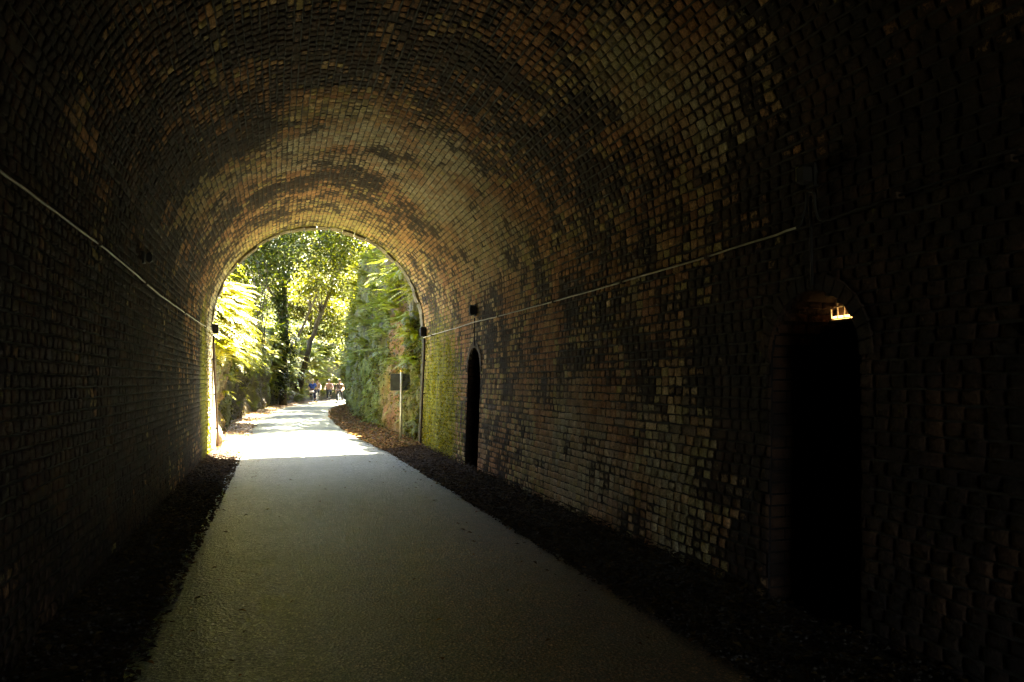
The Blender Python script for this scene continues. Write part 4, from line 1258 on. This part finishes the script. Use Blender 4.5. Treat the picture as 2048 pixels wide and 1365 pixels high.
# caged light glowing in the near niche
nx_ = TC + TR + 0.42
e = empty('caged_light', (nx_, 4.32, 2.04))
tag(e, 'small lit lamp behind a white wire cage inside the near niche', 'lamp')
cz0, cw, ch = 0.0, 0.19, 0.17
MB().box((-0.012, 0, ch / 2), (0.02, cw + 0.02, ch + 0.03), None, 0.003).build('back_plate', M['rust'], e)
for k, yy in enumerate((-cw / 2, -cw / 6, cw / 6, cw / 2)):
    MB().box((-0.075, yy, ch / 2), (0.009, 0.009, ch), None, 0.002).build('cage_bar', M['white_bar'], e)
for zz in (0.004, ch / 2, ch):
    MB().box((-0.077, 0, zz), (0.009, cw + 0.01, 0.009), None, 0.002).build('cage_bar', M['white_bar'], e)
MB().tube([(-0.055, -cw / 2 + 0.005, 0.012), (-0.055, cw / 2 - 0.005, 0.012)], 0.011, 8).build('tube_lamp', M['tube'], e, True)
MB().box((-0.05, 0, -0.012), (0.07, cw + 0.03, 0.016), None, 0.004).build('tray', M['white_bar'], e)

# ------------------------------------------------------------------ sign seen from behind
e = empty('sign', (3.17, 19.8, 0.02))
tag(e, 'dark rectangular sign seen from behind on a thin pale post beside the right cliff', 'sign')
MB().tube([(0, 0, 0), (0, 0, 1.83)], 0.033, 12).build('post', M['galv'], e, True)
MB().box((-0.02, 0.055, 1.56), (0.52, 0.012, 0.45), None, 0.004).build('panel', M['sign_back'], e)
MB().tube([(0, 0, 1.83), (0, 0, 1.865)], [0.037, 0.033], 12).build('cap', M['yellow'], e, True)
for z in (1.42, 1.71):
    MB().box((-0.02, 0.042, z), (0.44, 0.014, 0.035), None, 0.003).build('rail', M['sign_back'], e)
    MB().torus((0, 0, z), 0.036, 0.006, (0, 0, 1), 16, 5).build('clamp', M['galv'], e, True)

# ------------------------------------------------------------------ people and bicycles far down the path
def cloth(name, c): return simple(name, c, 0.8, var=0.15, scale=20)
M['skin'] = simple('skin', (0.45, 0.26, 0.18), 0.55, var=0.08)
M['tyre'] = simple('tyre', (0.02, 0.02, 0.02), 0.7)
M['frame'] = simple('bike_frame', (0.05, 0.05, 0.06), 0.4)
M['metal'] = simple('spoke_metal', (0.5, 0.5, 0.5), 0.35, 0.8)
M['pale_bag'] = cloth('pale_bag', (0.62, 0.48, 0.44))
M['helmet'] = simple('straw_helmet', (0.62, 0.5, 0.25), 0.4)
M['helmet_w'] = simple('white_helmet', (0.8, 0.75, 0.7), 0.35)
M['hair'] = cloth('dark_hair', (0.04, 0.025, 0.015))
M['black_cloth'] = cloth('black_cloth', (0.015, 0.015, 0.02))
M['navy'] = cloth('navy_cloth', (0.02, 0.02, 0.05))
M['blue'] = cloth('blue_shirt', (0.02, 0.055, 0.26))
M['pink'] = cloth('pink_shirt', (0.55, 0.30, 0.27))
M['brown_shirt'] = cloth('brown_shirt', (0.10, 0.06, 0.04))
M['eye'] = simple('dark_eye', (0.02, 0.015, 0.01), 0.2)

def skin_mesh(name, nodes, edges, mat, parent, root, sub=1):
    """nodes {id: (xyz, radius)} grown to one smooth surface"""
    ids = list(nodes)
    ids.remove(root); ids.insert(0, root)
    ix = {k: i for i, k in enumerate(ids)}
    me = bpy.data.meshes.new(name)
    me.from_pydata([nodes[k][0] for k in ids], [(ix[a], ix[b]) for a, b in edges], [])
    o = bpy.data.objects.new(name, me)
    COL.objects.link(o)
    sk = o.modifiers.new('skin', 'SKIN'); sk.use_smooth_shade = True
    lay = me.skin_vertices[0] if me.skin_vertices else None
    if lay is None:
        bm = bmesh.new(); bm.from_mesh(me); bm.verts.layers.skin.verify(); bm.to_mesh(me); bm.free()
        lay = me.skin_vertices[0]
    for i, k in enumerate(ids):
        r = nodes[k][1]
        lay.data[i].radius = r if isinstance(r, tuple) else (r, r)
        lay.data[i].use_root = (i == 0)
    sd = o.modifiers.new('sub', 'SUBSURF'); sd.levels = sub; sd.render_levels = sub
    bpy.context.view_layer.update()
    dg = bpy.context.evaluated_depsgraph_get()
    res = bpy.data.meshes.new_from_object(o.evaluated_get(dg))
    res.materials.clear(); res.materials.append(mat)
    o.modifiers.clear()
    o.data = res
    res.name = name
    bpy.data.meshes.remove(me)
    o.parent = parent
    return o

def person(label, loc, yaw, J, shirt, trousers, sleeve, hat, hatmat, turn=0.0):
    """J: joints in the person's own frame, facing +y; one body, clothes and headgear as its children"""
    e = empty('person', loc)
    e.rotation_euler = (0, 0, yaw)
    tag(e, label, 'person')
    V = Vector
    J = {k: V(v) for k, v in J.items()}
    J['neck'] = J['chest'] + V((0, 0.02, 0.17))
    hd = J['neck'] + V((0, 0.03, 0.15))
    N = {'pelvis': (J['pelvis'], (0.13, 0.10)), 'waist': (J['pelvis'].lerp(J['chest'], 0.45), (0.115, 0.09)), 'chest': (J['chest'], (0.14, 0.10)),
         'neck': (J['neck'], 0.05), 'hd': (hd - V((0, 0.01, 0.05)), 0.062), 'ht': (hd + V((0, 0, 0.03)), 0.078), 'tp': (hd + V((0, -0.005, 0.08)), 0.055)}
    E = [('pelvis', 'waist'), ('waist', 'chest'), ('chest', 'neck'), ('neck', 'hd'), ('hd', 'ht'), ('ht', 'tp')]
    for s, sg in (('l', -1), ('r', 1)):
        sh, el, wr = J['sh_' + s], J['el_' + s], J['wr_' + s]
        N['sh_' + s] = (sh, 0.056); N['el_' + s] = (el, 0.042); N['wr_' + s] = (wr, 0.03)
        fw = (wr - el).normalized()
        dn = V((0, 0, -1))
        pm = wr + fw * 0.05
        N['pm_' + s] = (pm, (0.032, 0.02))
        E += [('chest', 'sh_' + s), ('sh_' + s, 'el_' + s), ('el_' + s, 'wr_' + s), ('wr_' + s, 'pm_' + s)]
        ac = fw.cross(dn)
        ac = ac.normalized() if ac.length > 1e-3 else V((0, 1, 0))
        for f, (off, ln) in enumerate(((-0.028, 0.065), (-0.009, 0.078), (0.010, 0.072), (0.028, 0.055))):
            a = pm + fw * 0.035 + ac * off
            b_ = a + fw * ln * 0.5 + dn * 0.012
            c = b_ + fw * ln * 0.2 + dn * ln * 0.45
            N[f'f{f}a{s}'] = (a, 0.010); N[f'f{f}b{s}'] = (b_, 0.009); N[f'f{f}c{s}'] = (c, 0.008)
            E += [('pm_' + s, f'f{f}a{s}'), (f'f{f}a{s}', f'f{f}b{s}'), (f'f{f}b{s}', f'f{f}c{s}')]
        ta = wr + fw * 0.03 - ac * 0.035
        tb = ta + fw * 0.03 - ac * 0.018 + dn * 0.012
        N['ta' + s] = (ta, 0.012); N['tb' + s] = (tb, 0.010)
        E += [('wr_' + s, 'ta' + s), ('ta' + s, 'tb' + s)]
        hp, kn, an = J['hp_' + s], J['kn_' + s], J['an_' + s]
        toe = an + V((0, 0.15, -0.05))
        N['hp_' + s] = (hp, 0.095); N['kn_' + s] = (kn, 0.06); N['an_' + s] = (an, 0.04); N['to_' + s] = (toe, 0.035)
        E += [('pelvis', 'hp_' + s), ('hp_' + s, 'kn_' + s), ('kn_' + s, 'an_' + s), ('an_' + s, 'to_' + s)]
    skin_mesh('body', N, E, M['skin'], e, 'pelvis')
    g = lambda k, r: (N[k][0], r)
    SN = {'pelvis': (J['pelvis'] + V((0, 0, 0.05)), (0.145, 0.118)), 'waist': g('waist', (0.135, 0.108)), 'chest': g('chest', (0.16, 0.118)), 'neck': (J['chest'] + V((0, 0.01, 0.09)), 0.075)}
    SE = [('pelvis', 'waist'), ('waist', 'chest'), ('chest', 'neck')]
    for s in 'lr':
        SN['sh_' + s] = g('sh_' + s, 0.072)
        SN['m_' + s] = (J['sh_' + s].lerp(J['el_' + s], sleeve), 0.06)
        SE += [('chest', 'sh_' + s), ('sh_' + s, 'm_' + s)]
    skin_mesh('shirt', SN, SE, shirt, e, 'waist')
    TN = {'pelvis': g('pelvis', (0.145, 0.115)), 'up': (J['pelvis'] + V((0, 0, 0.06)), (0.135, 0.11))}
    TE = [('pelvis', 'up')]
    for s in 'lr':
        TN['hp_' + s] = g('hp_' + s, 0.11); TN['kn_' + s] = g('kn_' + s, 0.075); TN['an_' + s] = (J['kn_' + s].lerp(J['an_' + s], 0.9), 0.058)
        TE += [('pelvis', 'hp_' + s), ('hp_' + s, 'kn_' + s), ('kn_' + s, 'an_' + s)]
    skin_mesh('trousers', TN, TE, trousers, e, 'pelvis')
    for s in 'lr':
        a = J['an_' + s]
        MB().box(a + V((0, 0.06, -0.055)), (0.09, 0.26, 0.075), None, 0.025).build('shoe', M['black_cloth'], e)
    # face and headgear
    MB().ball(hd + V((0, 0.088, -0.01)), (0.013, 0.022, 0.022), 8, 6).build('nose', M['skin'], e, True)
    for sx in (-1, 1):
        MB().ball(hd + V((sx * 0.03, 0.075, 0.015)), (0.012, 0.008, 0.008), 8, 6).build('eye', M['eye'], e, True)
        MB().ball(hd + V((sx * 0.08, -0.005, -0.005)), (0.014, 0.022, 0.032), 8, 6).build('ear', M['skin'], e, True)
    MB().ball(hd + V((0, 0.076, -0.048)), (0.024, 0.008, 0.006), 8, 6).build('mouth', M['brown_shirt'], e, True)
    b = MB()
    b.ball(hd + V((0, -0.012, 0.045)), (0.098, 0.118 if hat == 'helmet' else 0.105, 0.09), 16, 10, lambda d: 1.0 if d.z > -0.15 else 0.86)
    b.build('helmet' if hat == 'helmet' else 'hair', hatmat, e, True)
    return e

def bicycle(label, loc, yaw, bag=False, lean=0.0):
    """faces +y in its own frame"""
    e = empty('bicycle', loc)
    e.rotation_euler = (0, lean, yaw)
    tag(e, label, 'bicycle')
    R = 0.335
    fw, rw = Vector((0, 0.54, R + 0.015)), Vector((0, -0.50, R + 0.015))
    for nme, c in (('wheel', fw), ('wheel', rw)):
        w = MB().torus(c, R - 0.012, 0.02, (1, 0, 0), 32, 6).build('wheel', M['tyre'], e, True)
        MB().torus(c, R - 0.04, 0.010, (1, 0, 0), 32, 5).build('rim', M['metal'], w, True)
        sp = MB()
        for k in range(14):
            th = 2 * math.pi * k / 14
            sp.tube([c, c + Vector((0, math.cos(th), math.sin(th))) * (R - 0.04)], 0.003, 4, False)
        sp.tube([c + Vector((-0.04, 0, 0)), c + Vector((0.04, 0, 0))], 0.025, 8)
        sp.build('spokes', M['metal'], w)
    bb, seat, head = Vector((0, -0.06, 0.29)), Vector((0, -0.24, 0.80)), Vector((0, 0.38, 0.80))
    f = MB()
    for a, b_, r in ((bb, seat, 0.017), (bb, head - Vector((0, -0.03, 0.1)), 0.02), (seat - Vector((0, -0.02, 0.08)), head, 0.017), (bb, rw, 0.011), (seat - Vector((0, 0, 0.1)), rw, 0.010), (head + Vector((0, -0.02, 0.1)), head - Vector((0, -0.03, 0.12)), 0.022)):
        f.tube([a, b_], r, 7)
    f.build('frame', M['frame'], e, True)
    MB().tube([head - Vector((0, -0.03, 0.12)), head + Vector((0, 0.10, -0.28)), fw], 0.014, 6).build('fork', M['frame'], e, True)
    h = head + Vector((0, 0.02, 0.16))
    MB().tube([h + Vector((-0.30, -0.12, 0.04)), h + Vector((-0.16, 0, 0)), h + Vector((0.16, 0, 0)), h + Vector((0.30, -0.12, 0.04))], 0.013, 6).build('handlebar', M['frame'], e, True)
    MB().box(seat + Vector((0, -0.02, 0.10)), (0.15, 0.26, 0.06), None, 0.025).build('saddle', M['black_cloth'], e)
    MB().tube([seat, seat + Vector((0, -0.01, 0.08))], 0.013, 6).build('seat_post', M['metal'], e)
    for sg in (-1, 1):
        p = bb + Vector((sg * 0.09, sg * 0.12, -sg * 0.11))
        MB().tube([bb + Vector((sg * 0.07, 0, 0)), p], 0.01, 5).build('crank', M['metal'], e)
        MB().box(p + Vector((sg * 0.05, 0, 0)), (0.09, 0.08, 0.025), None, 0.005).build('pedal', M['black_cloth'], e)
    if bag:
        MB().box((0, -0.58, 0.80), (0.30, 0.34, 0.18), None, 0.04).build('rack_bag', M['pale_bag'], e)
        MB().box((0, -0.56, 0.70), (0.13, 0.36, 0.015)).build('rack', M['metal'], e)
        MB().box((0, -0.80, 0.62), (0.05, 0.02, 0.07), None, 0.006).build('rear_light', M['rust'], e)
    return e

def ride_pose(lean=0.18):
    return dict(pelvis=(0, -0.24, 0.96), chest=(0, -0.24 + lean, 1.30), sh_l=(-0.19, -0.22 + lean, 1.36), sh_r=(0.19, -0.22 + lean, 1.36),
                el_l=(-0.29, 0.10, 1.16), el_r=(0.29, 0.10, 1.16), wr_l=(-0.29, 0.27, 1.02), wr_r=(0.29, 0.27, 1.02),
                hp_l=(-0.09, -0.22, 0.92), hp_r=(0.09, -0.22, 0.92), kn_l=(-0.12, 0.14, 0.78), kn_r=(0.12, 0.12, 0.60),
                an_l=(-0.13, -0.10, 0.48), an_r=(0.13, 0.02, 0.24))
def stand_pose():
    return dict(pelvis=(0, 0.02, 0.93), chest=(0, 0.02, 1.28), sh_l=(-0.20, 0.02, 1.35), sh_r=(0.20, 0.0, 1.35),
                el_l=(-0.27, 0.06, 1.08), el_r=(0.26, -0.02, 1.06), wr_l=(-0.29, 0.28, 0.99), wr_r=(0.26, 0.06, 0.84),
                hp_l=(-0.10, 0.02, 0.90), hp_r=(0.10, 0.02, 0.90), kn_l=(-0.16, 0.04, 0.49), kn_r=(0.15, 0.05, 0.49),
                an_l=(-0.20, -0.02, 0.10), an_r=(0.19, 0.0, 0.10))
def on_path(x, y):
    p = px(x, y, 'Z', 0.03); return (p.x, p.y, 0.03)
SC = 1.0
p1 = on_path(625, 806); p2 = on_path(658, 804.5); p3 = on_path(679, 806.5); p4 = on_path(634, 803.5)
bicycle('bicycle with a pale bag on its rear rack under the blue shirted rider', p1, rad(-8), True)
person('person in a blue shirt and straw coloured helmet riding a bicycle away', p1, rad(-8), ride_pose(0.14), M['blue'], M['navy'], 0.9, 'helmet', M['helmet'])
bicycle('dark bicycle coming closer under the pink shirted rider', p2, rad(176))
person('person in a pale pink top and white helmet cycling towards the tunnel', p2, rad(176), ride_pose(0.10), M['pink'], M['black_cloth'], 0.4, 'helmet', M['helmet_w'])
bicycle('dark bicycle held between the legs of the man in brown', p3, rad(168))
person('person in a brown shirt and dark trousers standing astride a bicycle', (p3[0], p3[1], p3[2]), rad(168), stand_pose(), M['brown_shirt'], M['black_cloth'], 0.55, 'hair', M['hair'])
bicycle('dark bicycle partly hidden behind the blue shirted rider', p4, rad(172))
person('person in dark clothes on a bicycle half hidden behind the blue shirted rider', p4, rad(172), ride_pose(0.12), M['hair'], M['black_cloth'], 0.4, 'hair', M['hair'])
